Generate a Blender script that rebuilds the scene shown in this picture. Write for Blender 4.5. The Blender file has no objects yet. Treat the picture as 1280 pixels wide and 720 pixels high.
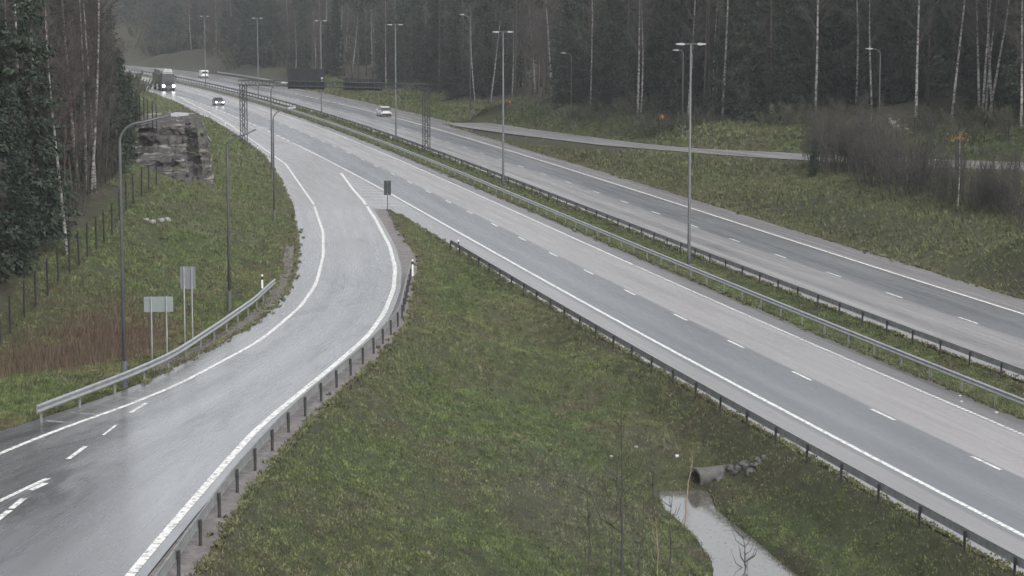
import bpy, math, random
import numpy as np
random.seed(7); rng = np.random.default_rng(7)
D2R = math.radians

# ------------------------------------------------------------------ camera, sky, sun, exposure
scene = bpy.context.scene
COL = scene.collection
F, YH, H = 2900.0, 5.0, 18.6            # focal length in px of a 1280 wide picture, horizon row, eye height over the motorway
PITCH = math.atan((360 - YH) / F)
cam_d = bpy.data.cameras.new('camera'); cam = bpy.data.objects.new('camera', cam_d); COL.objects.link(cam)
cam_d.sensor_fit = 'HORIZONTAL'; cam_d.sensor_width = 36.0; cam_d.lens = 36.0 * F / 1280
cam_d.clip_start = 1.0; cam_d.clip_end = 4000
cam.location = (0, 0, H); cam.rotation_euler = (math.pi / 2 - PITCH, 0, 0)
scene.camera = cam

SUN_EL, SUN_AZ = 48.0, 150.0
world = bpy.data.worlds.new('World'); scene.world = world; world.use_nodes = True
wn = world.node_tree.nodes; wl = world.node_tree.links
bgn = wn['Background']
sky = wn.new('ShaderNodeTexSky'); sky.sky_type = 'NISHITA'; sky.sun_disc = False
sky.sun_elevation = D2R(SUN_EL); sky.sun_rotation = D2R(SUN_AZ); sky.dust_density = 4.0; sky.air_density = 1.0
hs = wn.new('ShaderNodeHueSaturation'); hs.inputs['Saturation'].default_value = 0.22
wl.new(sky.outputs['Color'], hs.inputs['Color']); wl.new(hs.outputs['Color'], bgn.inputs['Color'])
bgn.inputs['Strength'].default_value = 0.13
sd = bpy.data.lights.new('sun', 'SUN'); sun = bpy.data.objects.new('sun', sd); COL.objects.link(sun)
sd.energy = 0.6; sd.angle = D2R(25); sd.color = (1.0, 0.97, 0.93)
sun.rotation_euler = (D2R(90 - SUN_EL), 0, D2R(180 - SUN_AZ))
scene.view_settings.view_transform = 'Standard'; scene.view_settings.look = 'None'
scene.view_settings.gamma = 1.0; scene.view_settings.exposure = 0.97
scene.view_settings.use_curve_mapping = False
scene.cycles.volume_step_rate = 4.0
scene.cycles.max_bounces = 6

# ------------------------------------------------------------------ materials
def srgb(r, g, b):
    f = lambda c: (c / 255 / 12.92) if c / 255 <= .04045 else ((c / 255 + .055) / 1.055) ** 2.4
    return (f(r), f(g), f(b), 1)
class NT:
    def __init__(s, name):
        m = bpy.data.materials.new(name); m.use_nodes = True; s.m = m
        s.n = m.node_tree.nodes; s.l = m.node_tree.links; s.b = s.n['Principled BSDF']
    def link(s, a, b): s.l.new(a, b)
    def val(s, x, sock):
        if hasattr(x, 'is_output'): s.l.new(x, sock)
        else: sock.default_value = x
    def pos(s): return s.n.new('ShaderNodeNewGeometry').outputs['Position']
    def obj(s): return s.n.new('ShaderNodeTexCoord').outputs['Object']
    def uv(s): return s.n.new('ShaderNodeTexCoord').outputs['UV']
    def attr(s, name):
        a = s.n.new('ShaderNodeAttribute'); a.attribute_name = name; return a.outputs['Fac']
    def scale(s, v, sc):
        q = s.n.new('ShaderNodeVectorMath'); q.operation = 'MULTIPLY'; s.l.new(v, q.inputs[0]); q.inputs[1].default_value = sc; return q.outputs[0]
    def noise(s, v, scale, detail=4, rough=.6, dist=0):
        q = s.n.new('ShaderNodeTexNoise'); s.l.new(v, q.inputs['Vector']); q.inputs['Scale'].default_value = scale
        q.inputs['Detail'].default_value = detail; q.inputs['Roughness'].default_value = rough; q.inputs['Distortion'].default_value = dist
        return q.outputs['Fac']
    def ramp(s, f, stops, interp='LINEAR'):
        q = s.n.new('ShaderNodeValToRGB'); s.l.new(f, q.inputs['Fac']); e = q.color_ramp.elements; q.color_ramp.interpolation = interp
        while len(e) < len(stops): e.new(.5)
        for el, (p, c) in zip(e, stops):
            el.position = p; el.color = c if isinstance(c, tuple) else (c, c, c, 1)
        return q.outputs['Color']
    def mix(s, f, a, b, mode='MIX'):
        q = s.n.new('ShaderNodeMix'); q.data_type = 'RGBA'; q.blend_type = mode
        s.val(f, q.inputs[0]); s.val(a, q.inputs[6]); s.val(b, q.inputs[7]); return q.outputs[2]
    def math(s, op, a, b=0.0, clamp=False):
        q = s.n.new('ShaderNodeMath'); q.operation = op; q.use_clamp = clamp; s.val(a, q.inputs[0]); s.val(b, q.inputs[1]); return q.outputs[0]
    def bump(s, hgt, strength=.3, dist=.05):
        q = s.n.new('ShaderNodeBump'); q.inputs['Strength'].default_value = strength; q.inputs['Distance'].default_value = dist
        s.l.new(hgt, q.inputs['Height']); s.l.new(q.outputs[0], s.b.inputs['Normal'])
    def set(s, col=None, rough=None, metal=None, spec=None):
        if col is not None: s.val(col, s.b.inputs['Base Color'])
        if rough is not None: s.val(rough, s.b.inputs['Roughness'])
        if metal is not None: s.val(metal, s.b.inputs['Metallic'])
        if spec is not None: s.val(spec, s.b.inputs['Specular IOR Level'])
        return s
def simple(name, col, rough=.6, metal=0.0, var=.25, sc=3.0, spec=.5):
    t = NT(name); n = t.noise(t.obj(), sc, 5)
    lo = tuple(c * (1 - var) for c in col[:3]) + (1,); hi = tuple(min(1, c * (1 + var)) for c in col[:3]) + (1,)
    t.set(t.ramp(n, [(.3, lo), (.7, hi)]), rough, metal, spec); return t.m

def c4(r, g, b): return (r, g, b, 1)
M = {}
M['galv'] = simple('galvanised_steel', c4(.42, .43, .44), .38, .75, .2, 2)
M['galv_old'] = simple('weathered_steel', c4(.25, .255, .26), .55, .2, .3, 3)
M['pole'] = simple('lamp_pole_steel', c4(.10, .105, .11), .6, .2, .25, .7)
M['lamp'] = simple('lamp_head_grey', c4(.34, .35, .37), .5, .1, .1, 3)
M['post_dark'] = simple('dark_guardrail_post', c4(.06, .06, .062), .6, .3, .3, 4)
M['gantry'] = simple('dark_painted_steel', c4(.05, .053, .056), .6, .3, .3, 2)
M['panel_back'] = simple('bare_aluminium_back', c4(.22, .25, .25), .5, .4, .12, 2)
M['panel_grey'] = simple('grey_aluminium_back', c4(.20, .21, .23), .5, .4, .12, 2)
M['panel_dark'] = simple('dark_sign_back', c4(.035, .038, .042), .6, .2, .2, 3)
M['fence'] = simple('black_fence_post', c4(.012, .012, .013), .7, 0, .3, 5)
M['white_plastic'] = simple('white_plastic', c4(.75, .75, .74), .5, 0, .08, 5)
M['black'] = simple('black_rubber', c4(.012, .012, .013), .7, 0, .2, 5)
M['glass'] = simple('dark_vehicle_glass', c4(.012, .014, .016), .08, 0, .1, 2, .6)
M['red'] = simple('red_reflective', c4(.30, .05, .025), .5, 0, .1, 3)
M['yellow'] = simple('yellow_reflective', c4(.42, .27, .05), .5, 0, .1, 3)
M['concrete'] = simple('wet_concrete', c4(.075, .072, .066), .55, 0, .45, 4)
M['litter'] = simple('white_litter', c4(.55, .55, .55), .7, 0, .1, 9)
M['rim'] = simple('alloy_rim', c4(.4, .4, .42), .35, .8, .1, 3)
M['deadwood'] = simple('dry_stem', c4(.26, .2, .13), .8, 0, .3, 6)
M['twig'] = simple('dark_bark', c4(.044, .041, .034), .85, 0, .4, 6)
M['bark'] = simple('conifer_bark', c4(.065, .05, .042), .85, 0, .4, 3)
M['twig_brown'] = simple('fine_brown_twigs', c4(.062, .052, .048), .85, 0, .4, 2)
def rockmat(name, a, b, sc):
    t = NT(name); p = t.obj(); n = t.noise(p, sc, 8, .7); n2 = t.noise(t.scale(p, (.25, .25, 2.2)), sc * 1.5, 6, .75); n3 = t.noise(t.scale(p, (.5, .5, 1.6)), sc * .8, 5)
    c = t.mix(t.ramp(n3, [(.52, 0.0), (.6, .8)]), t.ramp(n, [(.3, a), (.7, b)]), c4(.05, .06, .03)); c = t.mix(t.ramp(n2, [(.54, 0.0), (.60, .9)]), c, c4(.23, .22, .21))
    t.set(c, .7); t.bump(n, .8, .25); return t.m
M['rock'] = rockmat('dark_blasted_rock', c4(.018, .016, .017), c4(.075, .066, .066), .9)
M['stone'] = simple('pale_stone', c4(.21, .205, .195), .75, 0, .35, 4)
M['rubble'] = simple('grey_rubble', c4(.085, .08, .08), .75, 0, .5, 3)
def birchmat():
    t = NT('birch_bark'); p = t.obj(); n = t.noise(t.scale(p, (1, 1, 2.2)), 2.2, 3, .7)
    n2 = t.noise(t.scale(p, (.2, .2, 1.0)), .35, 2)
    c = t.ramp(n, [(.42, c4(.06, .056, .052)), (.54, c4(.36, .35, .335))])
    c = t.mix(t.ramp(n2, [(.45, 0.0), (.65, .55)]), c, c4(.12, .11, .10)); t.set(c, .7); return t.m
M['birch'] = birchmat()
def leafmat(name, a, b, trans=.0):
    t = NT(name); g = t.n.new('ShaderNodeNewGeometry')
    r = g.outputs['Random Per Island']; oi = t.n.new('ShaderNodeObjectInfo').outputs['Random']
    c = t.ramp(r, [(0, a), (1, b)]); k = t.math('ADD', t.math('MULTIPLY', oi, .6), .7)
    q = t.n.new('ShaderNodeHueSaturation'); t.link(c, q.inputs['Color']); t.link(k, q.inputs['Value'])
    t.set(q.outputs['Color'], .75, 0, .25); return t.m
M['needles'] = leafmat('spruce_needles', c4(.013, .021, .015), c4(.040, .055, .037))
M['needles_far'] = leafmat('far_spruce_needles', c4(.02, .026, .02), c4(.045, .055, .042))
M['bushleaf'] = leafmat('shrub_twig_and_leaf', c4(.04, .045, .028), c4(.13, .13, .085))
M['yellowleaf'] = leafmat('last_yellow_leaves', c4(.28, .15, .03), c4(.5, .32, .07))
M['rustleaf'] = leafmat('rust_brown_leaves', c4(.05, .036, .026), c4(.16, .115, .08))

def grass_color(t):
    """one colour field in world space, shared by the soil sheet and the blades"""
    p = t.pos(); w = t.scale(p, (1, .55, 1))
    big = t.noise(w, .10, 4, .6, .4); mid = t.noise(w, .45, 5, .65, .5); fine = t.noise(w, 2.2, 6, .8)
    green = t.ramp(fine, [(.3, c4(.042, .062, .022)), (.7, c4(.120, .152, .056))])
    olive = t.ramp(fine, [(.3, c4(.052, .062, .028)), (.7, c4(.145, .150, .070))])
    brown = t.ramp(fine, [(.3, c4(.048, .044, .028)), (.7, c4(.150, .125, .080))])
    c = t.mix(t.ramp(big, [(.42, 0.0), (.62, 1.0)]), green, olive)
    c = t.mix(t.ramp(mid, [(.52, 0.0), (.68, .85)]), c, brown)
    rust = t.ramp(fine, [(.25, c4(.055, .034, .024)), (.75, c4(.165, .105, .07))])
    bank = t.ramp(fine, [(.25, c4(.046, .052, .026)), (.75, c4(.125, .128, .060))])
    edge = t.ramp(fine, [(.25, c4(.055, .048, .030)), (.75, c4(.13, .115, .07))])
    grey = t.ramp(fine, [(.25, c4(.060, .055, .048)), (.75, c4(.15, .14, .12))])
    wob = t.math('MULTIPLY', t.math('SUBTRACT', mid, .5), 1.4)
    def m(name, amt=1.0):
        a = t.attr(name); return t.math('MULTIPLY', t.math('MULTIPLY', t.math('ADD', a, t.math('MULTIPLY', wob, t.math('MULTIPLY', a, 1.6))), 1.0, True), amt)
    c = t.mix(m('bank', .75), c, bank); c = t.mix(m('rust'), c, rust); c = t.mix(m('brownish', .8), c, grey); c = t.mix(m('edge', .5), c, edge)
    return c, fine, mid
def groundmat():
    t = NT('grass_soil'); c, fine, mid = grass_color(t)
    p = t.pos(); g = t.noise(p, 9.0, 3, .7); grav = t.ramp(g, [(.3, c4(.07, .062, .058)), (.7, c4(.27, .25, .24))])
    gm = t.attr('gravel'); gm = t.ramp(t.math('ADD', gm, t.math('MULTIPLY', t.math('SUBTRACT', mid, .5), 1.2)), [(.45, 0.0), (.6, 1.0)])
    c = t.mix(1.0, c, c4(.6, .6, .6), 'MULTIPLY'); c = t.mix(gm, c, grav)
    fl = t.attr('forest'); lit = t.ramp(t.noise(p, 1.2, 5, .7), [(.3, c4(.02, .022, .014)), (.7, c4(.075, .066, .045))]); c = t.mix(fl, c, lit)
    t.set(c, .8, 0, .3); h = t.noise(p, 2.5, 8, .75); t.bump(h, .9, .35); return t.m
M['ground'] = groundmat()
def blademat():
    t = NT('grass_blades'); c, f, m_ = grass_color(t); g = t.n.new('ShaderNodeNewGeometry').outputs['Random Per Island']
    tn = t.noise(t.scale(t.pos(), (1, .45, 1)), 1.5, 4, .65); k = t.math('ADD', t.math('ADD', t.math('MULTIPLY', g, .55), t.math('MULTIPLY', tn, 2.6)), -.42); q = t.n.new('ShaderNodeHueSaturation'); t.link(c, q.inputs['Color']); t.link(k, q.inputs['Value'])
    t.set(q.outputs['Color'], .7, 0, .25); return t.m
M['blades'] = blademat()

def asphalt(name, bands, wet=.3, streak=1.0, spots=.0, coat=.5, fade=False):
    """bands: colour stops over the lateral coordinate n in metres (UV = along, across)"""
    t = NT(name); uv = t.uv()
    s = t.n.new('ShaderNodeSeparateXYZ'); t.link(uv, s.inputs[0]); across = s.outputs[1]
    lo, hi = bands[0][0], bands[-1][0]
    f = t.math('DIVIDE', t.math('SUBTRACT', across, lo), hi - lo)
    c = t.ramp(f, [((n - lo) / (hi - lo), col) for n, col in bands])
    fd = None
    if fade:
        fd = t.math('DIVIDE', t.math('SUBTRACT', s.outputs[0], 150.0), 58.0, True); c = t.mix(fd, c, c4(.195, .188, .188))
    streaks = t.noise(t.scale(uv, (.035, 1.5, 1)), 1.0, 5, .65)
    patch = t.noise(t.scale(uv, (.06, .35, 1)), 1.0, 6, .6, .6)
    grain = t.noise(t.pos(), 7.0, 4, .8)
    v = t.math('ADD', t.math('ADD', t.math('MULTIPLY', t.math('SUBTRACT', streaks, .5), .55 * streak), t.math('MULTIPLY', t.math('SUBTRACT', patch, .5), .45)), t.math('MULTIPLY', t.math('SUBTRACT', grain, .5), .75))
    q = t.n.new('ShaderNodeHueSaturation'); t.link(c, q.inputs['Color']); t.link(t.math('ADD', v, 1.0), q.inputs['Value'])
    col = q.outputs['Color']
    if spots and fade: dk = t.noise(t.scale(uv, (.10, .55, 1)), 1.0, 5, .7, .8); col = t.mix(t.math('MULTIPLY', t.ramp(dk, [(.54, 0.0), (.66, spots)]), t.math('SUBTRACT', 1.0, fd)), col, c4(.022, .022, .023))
    elif spots:
        dk = t.noise(t.scale(uv, (.10, .55, 1)), 1.0, 5, .7, .8); col = t.mix(t.ramp(dk, [(.56, 0.0), (.68, spots)]), col, c4(.022, .022, .023))
    st2 = t.noise(t.scale(uv, (.10, 1.5, 1)), 1.0, 6, .75, .5); wetmix = t.math('ADD', t.math('MULTIPLY', patch, .4), t.math('MULTIPLY', st2, .6)); r = t.math('ADD', t.math('MULTIPLY', t.ramp(wetmix, [(.36, 0.0), (.64, 1.0)]), .10 + .12 * coat), wet)
    cr = t.noise(t.scale(uv, (.5, .8, 1)), 1.2, 3, .6, 1.5); seam = t.math('LESS_THAN', t.math('ABSOLUTE', t.math('SUBTRACT', cr, .5)), .0035); crk = t.math('MULTIPLY', seam, t.ramp(t.noise(t.scale(uv, (.03, .1, 1)), 1.0, 2), [(.5, 0.0), (.62, .55)]))
    col = t.mix(crk, col, c4(.03, .03, .03))
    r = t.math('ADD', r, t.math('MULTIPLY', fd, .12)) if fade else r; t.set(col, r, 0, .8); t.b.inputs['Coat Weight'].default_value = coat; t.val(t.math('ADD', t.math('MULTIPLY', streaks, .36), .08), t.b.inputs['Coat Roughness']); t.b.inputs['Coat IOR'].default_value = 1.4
    t.bump(t.noise(t.pos(), 14, 3, .8), .12, .02); return t.m
A1, A2 = c4(.095, .102, .108), c4(.235, .222, .221)
M['road_near'] = asphalt('worn_asphalt', [(-16, c4(.20, .19, .19)), (-4.6, c4(.19, .184, .184)), (-4.4, c4(.105, .112, .118)), (-3.0, c4(.092, .099, .105)), (-2.2, c4(.125, .132, .138)), (-1.2, c4(.095, .102, .108)), (0.15, A1), (0.25, A2), (3.9, A2), (4.25, c4(.105, .10, .10)), (6, c4(.095, .09, .088))], .34)
M['road_far'] = asphalt('worn_asphalt_far', [(10, c4(.21, .20, .20)), (12.5, c4(.24, .228, .225)), (13.3, c4(.15, .145, .145)), (14.2, c4(.23, .22, .22)), (16.0, c4(.19, .187, .19)), (16.4, c4(.108, .114, .122)), (18, c4(.09, .095, .102)), (19, c4(.12, .125, .13)), (20.6, c4(.108, .111, .115)), (20.8, c4(.17, .16, .162)), (26, c4(.155, .148, .15))], .34, 1.2, .35)
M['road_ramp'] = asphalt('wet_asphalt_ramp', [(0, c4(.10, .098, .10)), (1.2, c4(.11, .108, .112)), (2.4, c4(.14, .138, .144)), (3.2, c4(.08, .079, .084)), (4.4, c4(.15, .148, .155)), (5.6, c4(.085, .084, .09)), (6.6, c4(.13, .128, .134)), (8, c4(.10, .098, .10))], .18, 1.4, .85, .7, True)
M['road_side'] = asphalt('asphalt_side_ramp', [(-60, c4(.23, .226, .23)), (60, c4(.23, .226, .23))], .34, .8, .3)
def paintmat():
    t = NT('worn_white_paint'); n = t.noise(t.pos(), 5, 6, .75)
    t.set(t.ramp(n, [(.40, c4(.20, .20, .20)), (.52, c4(.70, .70, .68))]), .5); return t.m
M['paint'] = paintmat()
def fadedpaint():
    t = NT('faded_paint'); n = t.noise(t.pos(), 4, 6, .8)
    t.set(t.ramp(n, [(.38, c4(.16, .16, .16)), (.58, c4(.62, .62, .61))]), .5); return t.m
M['faded'] = fadedpaint(); M['faint'] = simple('almost_gone_paint', c4(.20, .20, .20), .5, 0, .5, 3)
def gravelmat():
    t = NT('shoulder_gravel'); n = t.noise(t.pos(), 5, 6, .9); m2 = t.noise(t.pos(), 1.1, 5, .75)
    c = t.mix(t.ramp(m2, [(.4, 0.0), (.65, .8)]), t.ramp(n, [(.3, c4(.06, .052, .05)), (.7, c4(.30, .27, .265))]), t.ramp(n, [(.3, c4(.03, .028, .026)), (.7, c4(.14, .12, .11))]))
    t.set(c, .65); t.bump(n, .8, .06); return t.m
M['gravel'] = gravelmat()
def watermat():
    t = NT('ditch_water'); n = t.noise(t.pos(), 2.2, 3); n2 = t.noise(t.pos(), 5.5, 5, .8)
    c = t.mix(t.ramp(n2, [(.60, 0.0), (.68, 1.0)]), c4(.10, .095, .085), c4(.03, .028, .02))
    t.set(c, t.ramp(n2, [(.55, .06), (.68, .5)]), 0, .9); t.b.inputs['IOR'].default_value = 1.6; t.bump(n, .12, .03); return t.m
M['water'] = watermat()
def carpaint(name, col, rough=.25):
    t = NT(name); n = t.noise(t.obj(), 2.5, 4); z = t.n.new('ShaderNodeSeparateXYZ'); t.link(t.obj(), z.inputs[0])
    dirt = t.math('MULTIPLY', t.ramp(t.math('ADD', z.outputs[2], t.math('MULTIPLY', n, .6)), [(.45, .75), (.95, 0.05)]), 1.0)
    t.set(t.mix(dirt, col, c4(.06, .055, .05)), t.ramp(n, [(.3, rough), (.7, rough + .2)])); t.b.inputs['Coat Weight'].default_value = .4; return t.m
M['car_dark'] = carpaint('dark_grey_car_paint', c4(.05, .052, .055)); M['car_white'] = carpaint('white_car_paint', c4(.72, .73, .75))
M['truck_dark'] = carpaint('dark_truck_paint', c4(.018, .018, .02)); M['trailer'] = carpaint('dirty_trailer_side', c4(.03, .03, .032), .6)
def emis(name, col, st):
    t = NT(name); t.b.inputs['Emission Color'].default_value = col; t.b.inputs['Emission Strength'].default_value = st; t.set(col, .4); return t.m
M['headlight'] = emis('lit_headlight', c4(1, .97, .9), 9.0); M['taillight'] = simple('red_tail_lamp', c4(.35, .02, .02), .3, 0, .1, 3)

# ------------------------------------------------------------------ mesh helpers
def mesh_np(name, v, f, mat, smooth=False):
    v = np.asarray(v, dtype=np.float32); f = np.asarray(f, dtype=np.int32); me = bpy.data.meshes.new(name)
    me.vertices.add(len(v)); me.vertices.foreach_set('co', v.ravel()); k = f.shape[1]
    me.loops.add(f.size); me.loops.foreach_set('vertex_index', f.ravel())
    me.polygons.add(len(f)); me.polygons.foreach_set('loop_start', np.arange(0, f.size, k, dtype=np.int32)); me.polygons.foreach_set('loop_total', np.full(len(f), k, dtype=np.int32))
    me.update(calc_edges=True); me.validate()
    if smooth: me.polygons.foreach_set('use_smooth', np.ones(len(me.polygons), dtype=bool))
    me.materials.append(mat); return me
def link(name, me, parent=None):
    o = bpy.data.objects.new(name, me); COL.objects.link(o)
    if parent is not None: o.parent = parent
    return o
def tag(o, label=None, cat=None, group=None, kind=None):
    if label: o['label'] = label
    if cat: o['category'] = cat
    if group: o['group'] = group
    if kind: o['kind'] = kind
    return o
def empty(name, loc, rz=0.0, label=None, cat=None, group=None):
    o = bpy.data.objects.new(name, None); COL.objects.link(o); o.location = loc; o.rotation_euler = (0, 0, rz); o.empty_display_size = .2
    return tag(o, label, cat, group)
class MB:
    def __init__(s): s.v = []; s.f = []
    def box(s, c, sz, rz=0.0, taper=1.0):
        x, y, z = [a / 2 for a in sz]; b = len(s.v); cr, sr = math.cos(rz), math.sin(rz)
        for dz in (-1, 1):
            k = taper if dz > 0 else 1
            for dx, dy in ((-1, -1), (1, -1), (1, 1), (-1, 1)):
                px, py = dx * x * k, dy * y * k; s.v.append((c[0] + px * cr - py * sr, c[1] + px * sr + py * cr, c[2] + dz * z))
        s.f += [tuple(b + i for i in q) for q in ((3, 2, 1, 0), (4, 5, 6, 7), (0, 1, 5, 4), (1, 2, 6, 5), (2, 3, 7, 6), (3, 0, 4, 7))]; return s
    def tube(s, pts, rad, n=8, cap=True):
        pts = [np.array(p, float) for p in pts]; N = len(pts)
        if not hasattr(rad, '__len__'): rad = [rad] * N
        base = len(s.v); up = None
        for i, p in enumerate(pts):
            t = pts[min(i + 1, N - 1)] - pts[max(i - 1, 0)]; L = np.linalg.norm(t); t = t / (L if L > 1e-9 else 1)
            a = np.array([1, 0, 0]) if abs(t[0]) < .9 else np.array([0, 1, 0])
            if up is None: u = np.cross(t, a)
            else: u = up - t * (up @ t)
            u = u / (np.linalg.norm(u) + 1e-9); up = u; w = np.cross(t, u)
            for k in range(n):
                q = 2 * math.pi * k / n; s.v.append(tuple(p + rad[i] * (math.cos(q) * u + math.sin(q) * w)))
        for i in range(N - 1):
            for k in range(n):
                a = base + i * n + k; b = base + i * n + (k + 1) % n; s.f.append((a, b, b + n, a + n))
        if cap:
            s.f.append(tuple(base + k for k in reversed(range(n)))); s.f.append(tuple(base + (N - 1) * n + k for k in range(n)))
        return s
    def sweep(s, path, prof, closed=True, cap=True):
        path = np.asarray(path, float); t = np.gradient(path[:, :2], axis=0); t /= np.linalg.norm(t, axis=1)[:, None] + 1e-9
        nr = np.c_[t[:, 1], -t[:, 0]]; base = len(s.v); k = len(prof)
        for p, n_ in zip(path, nr):
            for a, z in prof: s.v.append((p[0] + n_[0] * a, p[1] + n_[1] * a, p[2] + z))
        for i in range(len(path) - 1):
            for j in range(k if closed else k - 1):
                a = base + i * k + j; b = base + i * k + (j + 1) % k; s.f.append((a, b, b + k, a + k))
        if closed and cap:
            s.f.append(tuple(base + j for j in reversed(range(k)))); s.f.append(tuple(base + (len(path) - 1) * k + j for j in range(k)))
        return s
    def prism(s, poly, axis, a, b):
        """polygon in the two other axes extruded along axis from a to b"""
        base = len(s.v); n = len(poly)
        for q in (a, b):
            for (u, w) in poly: s.v.append({'x': (q, u, w), 'y': (u, q, w), 'z': (u, w, q)}[axis])
        s.f.append(tuple(base + i for i in range(n))); s.f.append(tuple(base + n + i for i in reversed(range(n))))
        for i in range(n): s.f.append((base + i, base + n + i, base + n + (i + 1) % n, base + (i + 1) % n))
        return s
    def build(s, name, mat, parent=None, smooth=False, off=None, bevel=0):
        v = s.v if off is None else [(a - off[0], b - off[1], c - off[2]) for a, b, c in s.v]
        me = bpy.data.meshes.new(name); me.from_pydata(v, [], s.f); me.update()
        if smooth: me.polygons.foreach_set('use_smooth', np.ones(len(me.polygons), dtype=bool))
        me.materials.append(mat); o = link(name, me, parent)
        if bevel:
            m = o.modifiers.new('bevel', 'BEVEL'); m.width = bevel; m.segments = 2; m.limit_method = 'ANGLE'
        return o
def copy_tree(o, parent=None):
    c = o.copy(); COL.objects.link(c)
    if parent is not None: c.parent = parent
    for ch in list(o.children): copy_tree(ch, c)
    return c

# ------------------------------------------------------------------ picture rows to ground points (used to read real positions off the photograph)
ct, st_ = math.cos(PITCH), math.sin(PITCH)
def pix(px, py, z=0.0):
    x = (px - 640) / F; y = -(py - 360) / F; dy = ct + y * st_; dz = -st_ + y * ct; t = -(H - z) / dz
    return x * t, dy * t
def pix_at(px, py, d):
    """point on the ray at forward distance d"""
    x = (px - 640) / F; y = -(py - 360) / F; dy = ct + y * st_; dz = -st_ + y * ct; t = d / dy
    return x * t, d, H + dz * t
def on_profile(px, py, zf, dz=0.0):
    z = 0.0
    for _ in range(30): x, y = pix(px, py, z + dz); z = .5 * z + .5 * zf(y)
    return x, y, z

# reference line of the motorway: lane divider of the near carriageway
_d = [(322.5,143.7),(361,158.5),(375,164),(389,170),(418,183),(435,191),(452,199.5),(471,207.5),(491,217.5),(512,228),(534.5,239.5),(560,252),(588,265.5),(619,281),(653.5,298.5),(693,318),(737,340),(788,365.5),(846.5,396.5),(916.5,430),(1000,470),(1104,518),(1237.5,579)]
_p = [pix(*q) for q in _d]
for (q, n_) in (((280,113), 6.0), ((350,132.7), 6.0), ((224.6,96.3), 9.8), ((224.6,96.3), 9.8), ((252,102), 9.8)):
    x, y = pix(q[0], q[1], .75); _p.append((x - n_ * .965, y - n_ * .26))
_p = np.array(_p); _c = np.polyfit(_p[:, 1] / 100, _p[:, 0], 4)
def cx(y):
    y = np.asarray(y, float); yc = np.clip(y, 75, 575); b = np.polyval(_c, yc / 100); sl = np.polyval(np.polyder(_c), yc / 100) / 100
    e = np.where(y > 575, y - 575, 0); return b + sl * (y - yc) - .0007 * e * e
def slope(y): return (cx(np.asarray(y) + .5) - cx(np.asarray(y) - .5))
YR = np.concatenate([np.arange(20, 200, 1.0), np.arange(200, 900, 3.0)])
def off_line(n, y0=20, y1=880):
    yr = YR[(YR >= y0 - 8) & (YR <= y1 + 8)]; m = slope(yr); L = np.sqrt(1 + m * m)
    nn = n(yr) if callable(n) else n
    return cx(yr) + nn / L, yr - nn * m / L
def xoff(n):
    X, Y = off_line(n, 0, 900); o = np.argsort(Y); X, Y = X[o], Y[o]; return lambda y: np.interp(y, Y, X)

RZ = np.array([[30, 4.4], [60, 3.9], [92, 3.0], [124, 1.95], [150, 1.05], [180, .38], [205, .06], [215, 0], [900, 0]])
def smooth_interp(tab):
    yy = np.arange(tab[0, 0], tab[-1, 0], 1.0); zz = np.interp(yy, tab[:, 0], tab[:, 1]); k = np.hanning(25); k /= k.sum()
    zs = np.convolve(np.pad(zz, 12, 'edge'), k, 'valid'); return lambda y: np.interp(y, yy, zs)
_rz = smooth_interp(RZ)
zramp = lambda y: np.where(np.asarray(y) > 214, 0.0, _rz(y))
_sz = smooth_interp(np.array([[60, 7.0], [150, 5.2], [207, 4.0], [240, 3.0], [299, 1.5], [340, .45], [366, 0], [900, 0]]))
zside = lambda y: np.where(np.asarray(y) > 378, 0.0, _sz(y))
def line_fn(pts, zf, ext0=None, dz=0.0):
    w = sorted([on_profile(px, py, zf, dz)[:2] for px, py in pts], key=lambda q: q[1]); w = np.array(w)
    Y = np.arange(w[0, 1], w[-1, 1], .5); X = np.interp(Y, w[:, 1], w[:, 0]); k = 21; ker = np.hanning(k + 2)[1:-1]; ker /= ker.sum()
    sl0 = (w[1, 0] - w[0, 0]) / (w[1, 1] - w[0, 1]); sl1 = (w[-1, 0] - w[-2, 0]) / (w[-1, 1] - w[-2, 1])
    pre = X[0] - sl0 * .5 * np.arange(k // 2, 0, -1); post = X[-1] + sl1 * .5 * np.arange(1, k // 2 + 1)
    Xs = np.convolve(np.concatenate([pre, X, post]), ker, 'valid')
    def f(y):
        y = np.asarray(y, float); r = np.interp(y, Y, Xs); r = np.where(y < Y[0], Xs[0] + sl0 * (y - Y[0]), r); return np.where(y > Y[-1], Xs[-1] + sl1 * (y - Y[-1]), r)
    f.lo, f.hi = Y[0], Y[-1]; return f
pav_left = line_fn([(161,96),(177,112),(220,127),(240,137.5),(272,156),(301,174),(328,194),(350,226),(366,262),(372,300),(371,335),(355,372),(320,404),(212,462),(160,487),(100,507),(0,540)], zramp)
el_line = line_fn([(222,120),(252,136),(282,152),(357,205),(392,255),(404,290),(404,320),(395,355),(377,382),(345,410),(320,429),(225,480),(150,511),(100,527),(50,546),(0,567)], zramp)
er_line = line_fn([(412,203),(427,217),(440,235),(455,252),(470,275),(487,307),(494,335),(492,362),(480,392),(460,420),(420,455),(320,537),(275,587),(225,645),(162,720)], zramp)
ramp_rail = line_fn([(514,327),(507,355),(500,385),(470,417),(460,426),(434,449),(420,460),(402,474),(374,499),(355,516),(320,554),(292,585),(247,647),(195,720)], zramp, dz=.75)
left_rail = line_fn([(345,347),(330,360),(320,370),(275,401),(215,440),(160,464),(125,477)], zramp, dz=.75)
side_up = line_fn([(480,129.5),(560,144),(640,157),(740,171),(810,180),(880,186),(960,189.5),(1120,197),(1280,203)], zside)
side_lo = line_fn([(545,152.2),(640,167.5),(748,181),(860,190),(960,197.5),(1150,208),(1280,214)], zside)
GORE = 211.0; NOSE = 366.0
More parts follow.
